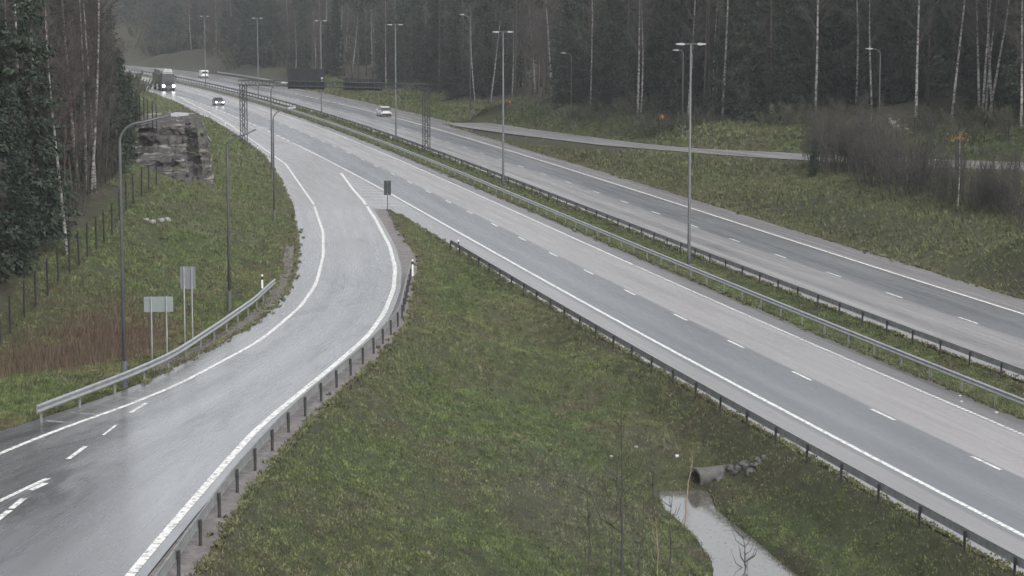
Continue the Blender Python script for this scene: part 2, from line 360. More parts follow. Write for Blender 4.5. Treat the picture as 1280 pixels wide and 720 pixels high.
near_in = xoff(5.75); near_out = xoff(-6.6); far_in = xoff(10.2)
def fp_n(y): return 23.6 + 0 * np.asarray(y)
_fo = xoff(23.6)
def far_out(y):
    y = np.asarray(y, float); k = np.clip((y - 300) / (NOSE - 300), 0, 1) ** 1.5; return _fo(y) * (1 - k) + side_lo(np.maximum(y, 300)) * k
far_end = xoff(27.0)
def far_right(y):
    y = np.asarray(y, float); k = np.clip((y - 420) / 80, 0, 1); s = np.where(y < 430, side_up(np.minimum(y, 430)), 1e9); a = np.minimum(s, far_end(y)); return np.where(y >= NOSE, a, far_out(y))
def near_left(y):
    y = np.asarray(y, float); return np.where(y >= GORE, np.minimum(pav_left(np.minimum(y, 560)) + (xoff(-6.5)(y) - xoff(-6.5)(560)) * (y > 560), xoff(-6.0)(y)), near_out(y))
er_edge = lambda y: er_line(y) + .45
def ramp_right(y): return np.minimum(er_edge(y), near_out(y))

def sheet(name, ys, xl, xr, zf, mat, cols=24, lift=0.0):
    ys = np.asarray(ys, float); a = xl(ys); b = np.maximum(xr(ys), a + .01); k = np.linspace(0, 1, cols)
    X = a[:, None] + (b - a)[:, None] * k; Y = np.repeat(ys[:, None], cols, 1); Z = np.repeat(np.asarray(zf(ys), float)[:, None] * np.ones((1, 1)), cols, 1) + lift
    m = slope(ys)[:, None]; N = (X - cx(ys)[:, None]) / np.sqrt(1 + m * m)
    v = np.stack([X, Y, Z], -1).reshape(-1, 3); R = len(ys); i = np.arange((R - 1) * cols).reshape(R - 1, cols)[:, :-1].ravel()
    f = np.stack([i, i + 1, i + cols + 1, i + cols], 1); me = mesh_np(name, v, f, mat)
    if name == 'exit_ramp': N = np.repeat(k[None, :] * 8.0, len(ys), 0)
    uv = me.uv_layers.new(name='UVMap'); li = np.empty(len(me.loops), dtype=np.int32); me.loops.foreach_get('vertex_index', li)
    U = np.stack([Y.ravel(), N.ravel()], 1)[li].astype(np.float32); uv.data.foreach_set('uv', U.ravel())
    return tag(link(name, me), kind='structure')
z0 = lambda y: 0 * np.asarray(y, float)
rows = lambda a, b, s=2.0: np.linspace(a, b, int((b - a) / s) + 2)
sheet('near_carriageway', np.concatenate([rows(28, GORE - .01), rows(GORE, 860)]), near_left, near_in, z0, M['road_near'], 28)
sheet('far_carriageway', rows(28, 860), far_in, far_right, z0, M['road_far'], 24)
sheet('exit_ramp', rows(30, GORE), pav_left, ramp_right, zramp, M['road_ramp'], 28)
sheet('entry_ramp', rows(60, NOSE), side_lo, side_up, zside, M['road_side'], 10)
def grav_right(y):
    y = np.asarray(y, float); a = np.where(y < 165, ramp_rail(np.minimum(y, 168)) + .5, 1e6); b = er_edge(y) + 1.7 - .6 * np.clip((y - 140) / 40, 0, 1); return np.minimum(np.maximum(np.minimum(a, b), er_edge(y) + .3), near_out(y) - .004)
sheet('ramp_shoulder', rows(30, GORE, 1.0), lambda y: np.minimum(er_edge(y) + .003, near_out(y) - .008), grav_right, lambda y: zramp(y) - .04, M['gravel'], 8)

# ------------------------------------------------------------------ painted markings
mk = MB()
def strip(mb, xf, zf, y0, y1, w, lift=.006, step=1.5):
    ys = rows(y0, y1, step); xs = xf(ys); m = np.gradient(xs, ys) if len(ys) > 1 else 0 * ys; L = np.sqrt(1 + m * m); hw = w / 2 * L; z = np.asarray(zf(ys), float) * np.ones_like(ys) + lift; b = len(mb.v)
    for x, y, h_, zz in zip(xs, ys, hw, z): mb.v += [(x - h_, y, zz), (x + h_, y, zz)]
    for i in range(len(ys) - 1): mb.f.append((b + 2 * i, b + 2 * i + 1, b + 2 * i + 3, b + 2 * i + 2))
e_line = xoff(-4.08); i_line = xoff(4.16); d_line = xoff(0.0); fd_line = xoff(16.32); fe_line = xoff(20.7); fi_line = xoff(11.15); x_line = xoff(-4.5)
def e_all(y): k = np.clip((np.asarray(y) - 230) / 90, 0, 1); return e_line(y) * (1 - k) + x_line(y) * k
strip(mk, e_all, z0, 30, 314, .22); strip(mk, i_line, z0, 165, 700, .17)
for k in range(240): strip(mk, i_line, z0, 60 + k * .44, 60 + k * .44 + .3, .19, step=.4)
strip(mk, fe_line, z0, 30, 438, .22); strip(mk, fi_line, z0, 30, 700, .12)
strip(mk, el_line, z0, 216, 474, .2); strip(mk, lambda y: er_line(y), z0, 216, 257, .26)
marks = tag(mk.build('lane_markings', M['paint']), kind='structure')
mk = MB()
Yd = 84.2 + 1.6
_dy = sorted(pix(*q)[1] for q in _d[4:]); _dy = [_dy[0] - 11.4 * k for k in (4, 3, 2, 1)] + _dy + [_dy[-1] + 11.8 * k for k in range(1, 32)]
for y in _dy: strip(mk, d_line, z0, y - 1.45, y + 1.45, .16, step=3)
_fy = sorted(pix(*q)[1] for q in [(652,208),(679.5,217.5),(709.5,228),(743,240),(779,252.5),(819.5,266),(865,282.5),(917,300),(975.5,320),(1043,343),(1123,369),(1220,400.5)]); _fy = [_fy[0] - 11.6 * k for k in (7, 6, 5, 4, 3, 2, 1)] + _fy + [_fy[-1] + 11.8 * k for k in range(1, 30)]
for y in _fy: strip(mk, fd_line, z0, y - 1.45, y + 1.45, .15, step=3)
for k in range(26): strip(mk, e_all, z0, 316.4 + 5.95 * k, 316.4 + 5.95 * k + 3.2, .3, step=3)
for k in range(24): strip(mk, fe_line, z0, 441 + 5.95 * k, 441 + 5.95 * k + 3.2, .3, step=3)
tag(mk.build('lane_dashes', M['paint']), kind='structure')
mk = MB()
for k in range(11):                       # hatching in the gore
    y = 215.5 + 3.7 * k; a, b = float(er_line(y)) + .2, float(e_all(y)) - .2
    if b - a > .5: mk.v += [(a, y, .006), (b, y - 1.2, .006), (b, y - .75, .006), (a, y + .45, .006)]; n = len(mk.v); mk.f.append((n - 4, n - 3, n - 2, n - 1))
tag(mk.build('gore_hatching', M['faded']), kind='structure')
mk = MB()
strip(mk, el_line, zramp, 30, 214, .2, .008); strip(mk, er_line, zramp, 30, 214, .26, .008)
def dash_px(p0, p1, w):
    a = np.array(on_profile(*p0, zramp)); b = np.array(on_profile(*p1, zramp)); t = b[:2] - a[:2]; L = np.hypot(*t); nr = np.array([t[1], -t[0]]) / L * w / 2; n = len(mk.v)
    a[2] += .009; b[2] += .009; mk.v += [(a[0] - nr[0], a[1] - nr[1], a[2]), (a[0] + nr[0], a[1] + nr[1], a[2]), (b[0] + nr[0], b[1] + nr[1], b[2]), (b[0] - nr[0], b[1] - nr[1], b[2])]; mk.f.append((n, n + 1, n + 2, n + 3))
dash_px((183,504), (163,516), .16); dash_px((107,558), (85,574), .17); dash_px((146,531), (129,544), .1)
dash_px((60,598), (36,609), .2); dash_px((36,609), (-14,633), .17); dash_px((57,604), (38,613), .22); dash_px((30,623), (14,636), .2); dash_px((12,638), (-6,652), .2)
tag(mk.build('ramp_markings', M['paint']), kind='structure')
mk = MB()
for k in range(9):
    y = 85 + 2.1 * k; a, b = float(pav_left(y)) + .5, float(el_line(y)) - .25; z = float(zramp(y)) + .008; n = len(mk.v)
    mk.v += [(a, y, z), (b, y - .5, z), (b, y - .25, z), (a, y + .25, z)]; mk.f.append((n, n + 1, n + 2, n + 3))
tag(mk.build('shoulder_hatching', M['faint']), kind='structure')
mk = MB()
sc = lambda y: (side_lo(y) + side_up(y)) / 2
for k in range(22): strip(mk, lambda y: sc(y) + .3, zside, 190 + 9 * k - 40, 190 + 9 * k - 37, .14, step=2)
strip(mk, lambda y: side_lo(y) + .55, zside, 70, 356, .16); strip(mk, lambda y: side_up(y) - .75, zside, 70, 356, .12)
tag(mk.build('entry_ramp_markings', M['faded']), kind='structure')

# ------------------------------------------------------------------ terrain
ctrl = []
def cp(px, py, z): x, y = pix(px, py, z); ctrl.append((x, y, z))
for q in [(110,430,1.5),(30,450,1.4),(230,400,1.3),(300,340,.7),(330,270,.1),(13,419,1.6),(45,385,2.4),(73,357,3.2),(130,306,3.9),(158,264,5.2),(186,241,5.7),(200,330,2.6),(250,300,1.6),(230,236,3.4),(280,230,1.2),(285,195,.8),(262,222,1.4),(0,330,4.5),(0,250,6.5),(60,240,6.2),(100,200,6.8),(0,120,11),
          (200,228,4.6),(255,172,2.2),(215,125,.6),(195,118,1.2),
          (1130,250,3.0),(1280,290,3.2),(1000,213,2.5),(1060,228,2.9),(900,215,1.6),(800,197,1.7),(1050,280,1.3),(1180,320,1.4),(700,178,1.3),(620,168,.7),
          (560,137,1.4),(600,131,3),(700,137,3.5),(760,146,4),(850,153,4.5),(960,150,5.2),(1100,160,5.8),(1280,166,6.2),(1280,190,4.6),(1180,185,4.3),(800,168,3.0),(680,150,2.4),(520,120,1.8),(440,107,1.6),(350,97,1.8),(280,87,2.5)]: cp(*q)
ctrl += [(x, y, z) for x, y, z in [(-38,212,4.5),(-46,225,7.5),(-31,212,2.8),(-35,240,3.2),(-29,203,3.0),(-33,200,4.2),(-30,222,2.2),(-39,250,3.0),(-40,60,1),(-60,100,3),(-45,120,5),(-60,160,9),(-60,220,12),(-75,300,12),(-95,380,11),(-110,450,12),(-140,560,15),(-170,680,18),(-230,850,26),
    (20,430,9),(60,350,11),(95,270,12),(110,200,10),(80,130,6),(60,90,4),(-10,520,9),(-50,640,14),(-110,800,24),(0,850,26),(120,600,22),(-40,820,24),
    (60,40,2),(-70,30,1),(0,20,-1),
    (8.9,60,-2.7),(9.2,75,-2.8),(9.0,84,-2.85),(8.3,92,-2.8),(7.6,97,-2.7),(7,101,-1.9),(5.2,107,-1.35),(3.6,116,-.9),(1.2,130,-.6),(-1.5,150,-.35),(-5.5,175,-.12),
    (6.3,84,-1.9),(5.0,95,-1.5),(1.5,84,-.3),(1,95,.0),(-4,84,1.7),(-2.5,100,1.0),(-2.5,115,.5),(11.6,84,-1.9),(10.2,95,-1.6),(11.8,100,-.6),(13.3,84,-.9),(6.8,75,-1.8),(0,70,.2),(-3.5,70,1.9),(-3.0,130,.5)]]
for y in (45, 70, 95, 120, 145, 170, 195): ctrl.append((float(er_edge(y)) + 1, y, float(zramp(y)))); ctrl.append((float(near_out(y)), y, 0.0)); ctrl.append((float(pav_left(y)) - .8, y, float(zramp(y))))
for y in (45, 80, 120, 160, 200, 240, 280, 320): ctrl.append((float(far_out(y)), y, 0.0)); ctrl.append((float(side_up(y)), y, float(zside(y)))) if y > 150 else None; ctrl.append((float(side_lo(y)), y, float(zside(y)))) if y > 150 else None
for y in (230, 270, 320, 370, 420, 480, 540, 620, 720): ctrl.append((float(near_left(y)), y, 0.0)); ctrl.append((float(far_right(y)) if y > NOSE else float(far_out(y)), y, 0.0))
C = np.array(ctrl); CC = 6.0
_A = np.sqrt(((C[:, None, :2] - C[None, :, :2]) ** 2).sum(-1) + CC * CC); _W = np.linalg.solve(_A + np.eye(len(C)) * .35 * -1, C[:, 2] - C[:, 2].mean())
def rbf(x, y):
    out = np.zeros(len(x))
    for i in range(0, len(x), 20000):
        d = np.sqrt((x[i:i + 20000, None] - C[:, 0]) ** 2 + (y[i:i + 20000, None] - C[:, 1]) ** 2 + CC * CC); out[i:i + 20000] = d @ _W
    return out + C[:, 2].mean()
_r = np.random.default_rng(3); _ph = _r.uniform(0, 6.28, (24, 3)); _fr = _r.uniform(.12, 1.1, 24); _an = _r.uniform(0, 6.28, 24)
def lumps(x, y):
    s = 0
    for p, f, a in zip(_ph, _fr, _an): s = s + np.sin((x * math.cos(a) + y * .6 * math.sin(a)) * f + p[0]) * (.06 / (f + .35))
    return s
def sst(t): t = np.clip(t, 0, 1); return t * t * (3 - 2 * t)
def roads(x, y):
    """distance outside the paved intervals of this row and the height to meet"""
    segs = [(near_left(y), near_in(y), z0(y), 1.0), (far_in(y), far_right(y), z0(y), 1.0)]
    r = np.where(y < GORE, 1, 0); segs.append((np.where(r, pav_left(y), 1e6), np.where(r, grav_right(y), 1e6 + 1), zramp(y), 1.0))
    r2 = np.where((y < NOSE) & (y > 55), 1, 0); segs.append((np.where(r2, side_lo(y), 1e6), np.where(r2, side_up(y), 1e6 + 1), zside(y), 1.0))
    best = np.full(len(x), 1e5); sw = np.zeros(len(x)); sz = np.zeros(len(x))
    for a, b, z, _ in segs:
        d = np.maximum(np.maximum(a - x, x - b), 0); best = np.minimum(best, d); w = 1 / (d * d + 1e-4) ; sw += w; sz += w * z
    return best, sz / sw
def terr(x, y, full=False):
    x = np.atleast_1d(np.asarray(x, float)); y = np.atleast_1d(np.asarray(y, float)); nat = rbf(x, y); d, rz = roads(x, y)
    nat = nat + lumps(x, y) * sst(d / 4) * .8
    infield = (y < 205) & (x > ramp_right(y)) & (x < near_out(y)); median = (x > near_in(y)) & (x < far_in(y)); bw = np.where(infield, 2.2, 4.5)
    w = sst((d - .15) / bw); z = (rz - .05 + .02 * sst(d / .4)) * (1 - w) + nat * w
    z = np.where(median, -.05 - .22 * sst(d / 1.6) + .02 * lumps(x, y), z)
    z = np.where(d <= 0, rz - .11, z)
    z = z - .55 * np.exp(-(((x - HX) / 1.5) ** 2 + ((y - HY) / 1.2) ** 2)) * infield
    ins = np.minimum(x - wat_l(y), wat_r(y) - x); ins = np.minimum(ins, (98.0 + .5 * lumps(x, y) - y) * .8)
    cut = -2.2 - ins * (.75 + .5 * (x > wat_l(y) + 1.4)); z = np.where((y < 118) & infield, np.where(ins > 0, np.minimum(z, np.maximum(cut, -2.9)), np.maximum(np.minimum(z, -2.2 - ins * 1.1), np.minimum(-2.2 - ins * .35, -1.2))), z)
    return (z, d, infield, median) if full else z
_wl = np.array([pix(*q, -2.2) for q in [(893,722),(890,700),(872,675),(855,656),(830,635)]]); _wr = np.array([pix(*q, -2.2) for q in [(1000,722),(960,690),(940,672),(910,650),(893,633)]])
def wat_l(y): return np.interp(y, _wl[:, 1], _wl[:, 0])
def wat_r(y): return np.interp(y, _wr[:, 1], _wr[:, 0])
HX, HY = pix(797, 573, -1.1)
def t1(x, y): return float(terr(x, y)[0])
def on_ground(px, py):
    dd = np.exp(np.linspace(math.log(70), math.log(640), 500)); P = np.array([pix_at(px, py, d) for d in dd]); zz = terr(P[:, 0], P[:, 1]); k = np.nonzero(P[:, 2] <= zz + .01)[0]
    k = k[0] if len(k) else len(dd) - 1; return float(P[k, 0]), float(P[k, 1]), float(zz[k])

u = np.concatenate([np.linspace(-.75, -.27, 26)[:-1], np.linspace(-.27, .27, 300), np.linspace(.27, .75, 26)[1:]])
ds = np.exp(np.linspace(math.log(26), math.log(1000), 640))
X = (u[None, :] * (ds[:, None] + 6)); Y = np.repeat(ds[:, None], len(u), 1); xf_, yf_ = X.ravel(), Y.ravel()
zt, dt, inf_, med_ = terr(xf_, yf_, True)
R_, K_ = X.shape; i = np.arange((R_ - 1) * K_).reshape(R_ - 1, K_)[:, :-1].ravel()
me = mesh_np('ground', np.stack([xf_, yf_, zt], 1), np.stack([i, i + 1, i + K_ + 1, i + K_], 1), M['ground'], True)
# forest edges (world polylines x(y))
FR = np.array(sorted([on_ground(*q)[:2] for q in [(1280,163),(1180,160),(1100,158),(1040,153),(960,151),(900,152),(850,153),(760,146),(700,138),(640,134),(600,132),(560,124),(520,116),(470,110),(440,106),(400,102),(350,97),(290,89)]], key=lambda q: q[1]))
def fr_x(y): return np.interp(y, FR[:, 1], FR[:, 0], left=FR[0, 0] + 10) + np.where(y > FR[-1, 1], (cx(y) - cx(FR[-1, 1])), 0)
FL = np.array([(-30, 30), (-29, 100), (-27, 118), (-26.5, 157), (-31, 175), (-36, 205), (-40, 232), (-46, 260), (-60, 330), (-72, 400), (-86, 470), (-104, 540), (-130, 600), (-170, 680)], float)
def fl_x(y): return np.interp(y, FL[:, 1], FL[:, 0])
def masks(x, y, d, inf, med):
    bank = ((x > far_out(y)) & (y < 360) & (x < side_lo(y) + 1)).astype(float)
    rust = np.exp(-(((x + 21.0) / 3.2) ** 2 + ((y - 113) / 9) ** 2)) * 1.2
    brown = .45 * np.exp(-(((x - 2.6) / 3.0) ** 2 + ((y - 88) / 11) ** 2)) + np.exp(-(((x + 24) / 3.5) ** 2 + ((y - 166) / 7) ** 2)) + .5 * np.exp(-(((x - 6) / 1.5) ** 2 + ((y - 104) / 3) ** 2)) + np.where((y > 520) & (x > far_right(y)), .9, 0)
    edge = np.exp(-d / .9) * (~med) + .25 * med * np.exp(-d / .5)
    gravel = np.where(med, np.exp(-d / .25) * .55, np.exp(-d / .3) * .7) * (d > 0) + np.where((x < pav_left(y)) & (y < 175) & (y > 100) & (d < 1.0), .75, 0)
    forest = sst((x - fr_x(y)) / 3 + .5) * (x > far_right(y)) + sst((fl_x(y) - x) / 3 + .5) * (x < near_left(y))
    return dict(bank=bank, rust=np.clip(rust, 0, 1), brownish=np.clip(brown, 0, 1), edge=np.clip(edge, 0, 1), gravel=np.clip(gravel, 0, 1), forest=np.clip(forest, 0, 1))
def put_attrs(me, mk_):
    for k, a in mk_.items():
        at = me.attributes.new(k, 'FLOAT', 'POINT'); at.data.foreach_set('value', a.astype(np.float32))
put_attrs(me, masks(xf_, yf_, dt, inf_, med_))
tag(link('ground', me), kind='structure')

# water in the ditch
wl_ = np.array([(6.0, 99), (6.3, 92), (6.8, 84), (6.8, 60)]); wv = []; wf = []
ys = np.arange(58, 99.3, 1.0); cxw = np.interp(ys, [58, 84, 92, 99], [9.2, 9.0, 8.2, 7.3])
for y, x in zip(ys, cxw): wv += [(x - 3.0, y, -2.2), (x + 3.0, y, -2.2)]
for i in range(len(ys) - 1): wf.append((2 * i, 2 * i + 1, 2 * i + 3, 2 * i + 2))
tag(link('ditch_water', mesh_np('ditch_water', wv, wf, M['water'])), kind='structure')

# ------------------------------------------------------------------ grass (uncountable): blades on the verges
def grass(name, xs, ys, hgt, wid, per=3, dens_keep=None):
    z, d, inf, med = terr(xs, ys, True); mkx = masks(xs, ys, d, inf, med)
    keep = (d > .12) & (z > -2.17) & (rng.random(len(xs)) > mkx['forest'] * .9) & (rng.random(len(xs)) > mkx['gravel'] * 1.0)
    lp = lumps(xs * 2.3 + 5, ys * 2.3); keep &= rng.random(len(xs)) < (.75 + .9 * lp)
    xs, ys, z = xs[keep], ys[keep], z[keep]; n = len(xs); hs_ = (hgt[keep] if hasattr(hgt, '__len__') else hgt) * rng.uniform(.5, 1.35, n); ws = (wid[keep] if hasattr(wid, '__len__') else wid) * rng.uniform(.7, 1.3, n)
    V = []
    for k in range(per):
        a = rng.uniform(0, 6.28, n); r = ws * 1.4; ox = rng.normal(0, 1, n) * r; oy = rng.normal(0, 1, n) * r; lean = rng.uniform(.1, .9, n) * hs_; la = rng.uniform(0, 6.28, n)
        b1 = np.stack([xs + ox - np.cos(a) * ws / 2, ys + oy - np.sin(a) * ws / 2, z - .02], 1); b2 = np.stack([xs + ox + np.cos(a) * ws / 2, ys + oy + np.sin(a) * ws / 2, z - .02], 1)
        tp = np.stack([xs + ox + np.cos(la) * lean, ys + oy + np.sin(la) * lean, z + hs_ * rng.uniform(.6, 1, n)], 1); V.append(np.stack([b1, b2, tp], 1))
    V = np.concatenate(V).reshape(-1, 3); me = mesh_np(name, V, np.arange(len(V)).reshape(-1, 3), M['blades'])
    Zx, Zd, Zi, Zm = terr(V[:, 0], V[:, 1], True); put_attrs(me, masks(V[:, 0], V[:, 1], Zd, Zi, Zm)); return tag(link(name, me), kind='stuff')
def scatter(n, ya, yb, xl, xr, p=1.0, clump=9):
    m = n // clump; q = rng.random(m); ys = (ya ** (1 - p) + q * (yb ** (1 - p) - ya ** (1 - p))) ** (1 / (1 - p)); u_ = rng.random(m)
    ys = np.repeat(ys, clump); u_ = np.repeat(u_, clump); n = len(ys); r = .05 + .0011 * ys; a = xl(ys); b = xr(ys); xs = a + (b - a) * u_ + rng.normal(0, 1, n) * r; ys = ys + rng.normal(0, 1, n) * r * 1.3
    k = (xs > xl(ys)) & (xs < xr(ys)); return xs[k], ys[k]
def verge(name, edges, label):
    V = []
    for (fn, zf, ya, yb, side, n) in edges:
        m = n // 7; ys = np.repeat(ya * (yb / ya) ** rng.random(m), 7); ys = ys + rng.normal(0, .12 + .001 * ys, len(ys)); off = np.repeat(rng.exponential(.09, m), 7) - .12 + rng.normal(0, .05, len(ys)); xs = fn(ys) + side * off; z = np.asarray(zf(ys), float) * np.ones_like(ys) - .03; n_ = len(xs)
        for k in range(3):
            h_ = (.05 + .0006 * ys) * rng.uniform(.5, 1.4, n_); w_ = .02 + .0003 * ys; a = rng.uniform(0, 6.28, n_); la = rng.uniform(0, 6.28, n_); l_ = h_ * rng.uniform(.2, 1.2, n_)
            V.append(np.stack([np.stack([xs - np.cos(a) * w_, ys - np.sin(a) * w_, z], 1), np.stack([xs + np.cos(a) * w_, ys + np.sin(a) * w_, z], 1), np.stack([xs + np.cos(la) * l_, ys + np.sin(la) * l_, z + h_], 1)], 1))
    V = np.concatenate(V).reshape(-1, 3); me = mesh_np(name, V, np.arange(len(V)).reshape(-1, 3), M['blades']); e = np.full(len(V), .8, np.float32)
    put_attrs(me, dict(bank=0 * e, rust=0 * e, brownish=.2 * e, edge=e, forest=0 * e)); return tag(link(name, me), label, 'grass', kind='stuff')
verge('grass', [(grav_right, zramp, 55, 205, -1, 5200), (near_out, z0, 60, 205, 1, 7000), (near_in, z0, 95, 420, -1, 6500), (far_in, z0, 105, 420, 1, 4500), (far_out, z0, 135, 360, -1, 5500), (pav_left, zramp, 95, 380, 1, 6000), (side_up, zside, 195, 420, -1, 2500)], 'ragged grass tufts creeping over the road edges')
x_, y_ = scatter(270000, 50, 205, er_edge, near_out, 2.2); g = tag(grass('grass', x_, y_, .035 + .0006 * y_, .020 + .0003 * y_), 'rough green and brown grass on the wedge between ramp and motorway', 'grass')
x_, y_ = scatter(120000, 84, 250, lambda y: np.maximum(fl_x(y), -.262 * y), pav_left, 1.8); g = tag(grass('grass', x_, y_, .04 + .0007 * y_, .022 + .00035 * y_), 'green and rust coloured grass on the slope below the black fence', 'grass')
x_, y_ = scatter(22000, 250, 560, lambda y: fl_x(y), near_left, 1.8); g = tag(grass('grass', x_, y_, .3, .2), 'short grass verge between the far road edge and the left forest', 'grass')
x_, y_ = scatter(70000, 105, 420, near_in, far_in, 1.8); g = tag(grass('grass', x_, y_, .03 + .0005 * y_, .02 + .00028 * y_), 'mown green grass in the median between the two guardrails', 'grass')
x_, y_ = scatter(140000, 128, 370, far_out, lambda y: side_lo(y) - 1.1, 1.6); g = tag(grass('grass', x_, y_, .07 + .0010 * y_, .03 + .0004 * y_), 'coarse olive grass on the bank right of the motorway', 'grass')
x_, y_ = scatter(60000, 190, 520, lambda y: np.where(y < NOSE, side_up(y), far_right(y)), lambda y: np.minimum(fr_x(y) + 2, .23 * y + 3), 1.5); g = tag(grass('grass', x_, y_, .05 + .001 * y_, .03 + .0006 * y_), 'green grass slope between the entry ramp and the forest', 'grass')

#PART2
# ------------------------------------------------------------------ guardrails
WB = [(0, .44), (.07, .48), (.08, .52), (.015, .585), (.015, .615), (.08, .68), (.07, .72), (0, .76), (-.012, .76), (-.005, .72), (-.005, .48), (-.012, .44)]
def guardrail(xf, zf, y0, y1, side, label, rail_mat, post_mat, spacing=4.0, group=None, flare=None):
    ys = rows(y0, y1, 2.0); pts = np.stack([xf(ys), ys, np.asarray(zf(ys), float) * np.ones_like(ys)], 1)
    o = pts[0]; root = empty('guardrail', tuple(o), 0, label, 'guardrail', group)
    MB().sweep(pts, [(a * side, b) for a, b in WB]).build('rail', rail_mat, root, off=o)
    L = np.concatenate([[0], np.cumsum(np.hypot(*np.diff(pts[:, :2], axis=0).T))]); n = int(L[-1] / spacing); far = MB(); src = None
    for k in range(n + 1):
        s_ = L[0] + .6 + k * spacing
        if s_ > L[-1]: break
        x, y, z = [float(np.interp(s_, L, pts[:, j])) for j in range(3)]; m = math.atan2(float(zf(y + .5) * 0 + 1), float(xf(y + .5) - xf(y - .5)))
        lx, ly = math.sin(m) * -side * .07, -math.cos(m) * -side * .07
        if k < 100:
            if src is None:
                b = MB(); b.box((0, 0, .13), (.10, .012, 1.14)); b.box((0, .04, .13), (.012, .075, 1.14)); b.box((0, -.04, .13), (.012, .075, 1.14)); b.box((0, 0, .60), (.06, .11, .2)); src = b.build('post', post_mat, root)
                c = src
            else: c = src.copy(); COL.objects.link(c); c.parent = root
            c.location = (x + lx - o[0], y + ly - o[1], z - o[2]); c.rotation_euler = (0, random.uniform(-.02, .02), m + math.pi / 2)
        else: far.box((x - o[0], y - o[1], z + .13 - o[2]), (.1, .08, 1.14))
    if far.v: tag(far.build('post', post_mat, root), kind='stuff')
    return root
r0 = xoff(-6.95); r1 = xoff(6.2); r2 = xoff(9.8)
guardrail(r0, z0, 50, 176, 1, 'dark steel guardrail between the grass wedge and the motorway shoulder', M['galv_old'], M['post_dark'])
guardrail(r1, z0, 60, 640, -1, 'bright steel guardrail on the near edge of the grassy median', M['galv'], M['galv_old'])
guardrail(r2, z0, 60, 640, 1, 'dark steel guardrail on the far edge of the grassy median', M['galv_old'], M['post_dark'])
rr = lambda y: ramp_rail(y)
guardrail(rr, zramp, 42, float(ramp_rail.hi) - 1, -1, 'grey steel guardrail on gravel along the inside of the curved exit ramp', M['galv_old'], M['post_dark'])
guardrail(left_rail, zramp, 84, float(left_rail.hi) - .5, 1, 'short bright guardrail left of the exit ramp in front of the two sign backs', M['galv'], M['galv_old'])
guardrail(xoff(27.6), z0, 500, 620, -1, 'distant pale guardrail beyond the far carriageway', M['galv'], M['galv_old'])

# ------------------------------------------------------------------ lamps
def arc(p0, h, out, rise, r=1.0, n=8):
    pts = [(0, 0, 0), (0, 0, h - r)]
    for k in range(1, n + 1):
        a = k / n * math.pi / 2; pts.append(((1 - math.cos(a)) * r, 0, h - r + math.sin(a) * r * .92))
    pts.append((out, 0, h + rise)); return pts
def lamp_head(mb, x, z, s=1, L=.75):
    mb.prism([(x, z - .05), (x, z + .04), (x + s * L * .25, z + .09), (x + s * L, z + .05), (x + s * L, z - .03), (x + s * L * .3, z - .08)], 'y', -.16, .16)
def double_lamp(h):
    root = empty('street_lamp', (0, 0, 0)); MB().tube([(0, 0, -.3), (0, 0, .9), (0, 0, h)], [.13, .12, .06], 10).build('pole', M['pole'], root, True)
    b = MB(); b.box((0, 0, .15), (.5, .5, .25)); b.build('base', M['concrete'], root)
    a = MB(); a.tube([(-.55, 0, h + .02), (.55, 0, h + .02)], .04, 6); a.build('cross_arm', M['pole'], root)
    for s in (-1, 1):
        q = MB(); lamp_head(q, s * .45, h + .02, s, .62); q.build('lamp_head', M['lamp'], root)
    return root
def single_lamp(h, out, rise=.15, r=.9, head=.72):
    root = empty('street_lamp', (0, 0, 0)); MB().tube(arc(None, h, out, rise, r), [.085, .06] + [.045] * 9, 8).build('pole', M['pole'], root, True)
    b = MB(); b.tube([(0, 0, -.3), (0, 0, 1.1)], .13, 10); b.build('base', M['pole'], root)
    q = MB(); lamp_head(q, out - .1, h + rise, 1, head); q.build('lamp_head', M['lamp'], root); return root
dl = double_lamp(16.0); first = True
DL = [((861,331), 'nearest tall double lamp standing in the median'), ((629,233), 'second tall double lamp in the median, left of the nearest'), ((495,174), 'tall median lamp post left of the right gantry column'), ((402,142), 'tall median lamp post beside the large dark sign back'), ((323,121), 'distant median lamp post behind the left gantry column'), ((257,106), 'farthest median lamp post in front of the white van')]
for (q, lab) in DL:
    o = dl if first else copy_tree(dl); first = False; x, y = pix(*q); o.location = (x, y, -.25); o.rotation_euler = (0, 0, math.atan(-slope(y)) * .4 + .02)
    tag(o, lab, 'street lamp', 'double arm lamps in the median')
def ramp_lamp(base, h, out, face, label, z=None, rise=.15, group='single arm lamps beside the ramps', r=.9):
    o = single_lamp(h, out, rise, r); x, y, zz = on_ground(*base); o.location = (x, y, zz); o.rotation_euler = (0, 0, face); return tag(o, label, 'street lamp', group)
ramp_lamp((156,484), 11.0, 2.2, 0.05, 'tall single arm lamp left of the ramp, nearest the camera', rise=.25)
ramp_lamp((287,389), 9.9, 1.7, 0.0, 'single arm lamp behind the end of the left guardrail', rise=.3)
ramp_lamp((343,279), 9.6, 1.3, 0.1, 'lower of two aligned lamps left of the exit lane', rise=.1)
ramp_lamp((340,224), 10.2, 1.2, 0.1, 'farther and higher of two aligned lamps left of the exit lane', rise=.1)
ramp_lamp((588,149), 16.0, 1.0, math.pi, 'tall pale pole at the fork of the entry ramp', rise=.1)
ramp_lamp((714,161), 10.4, .9, math.pi, 'single arm lamp behind the entry ramp in front of dense spruces', rise=.0, r=.6)
ramp_lamp((853,173), 10.0, .6, math.pi, 'lamp behind the entry ramp, its head beside a birch trunk', rise=.0, r=.4)
ramp_lamp((1098,191), 10.2, .9, math.pi, 'single arm lamp behind the bare thicket on the right', rise=.0, r=.6)

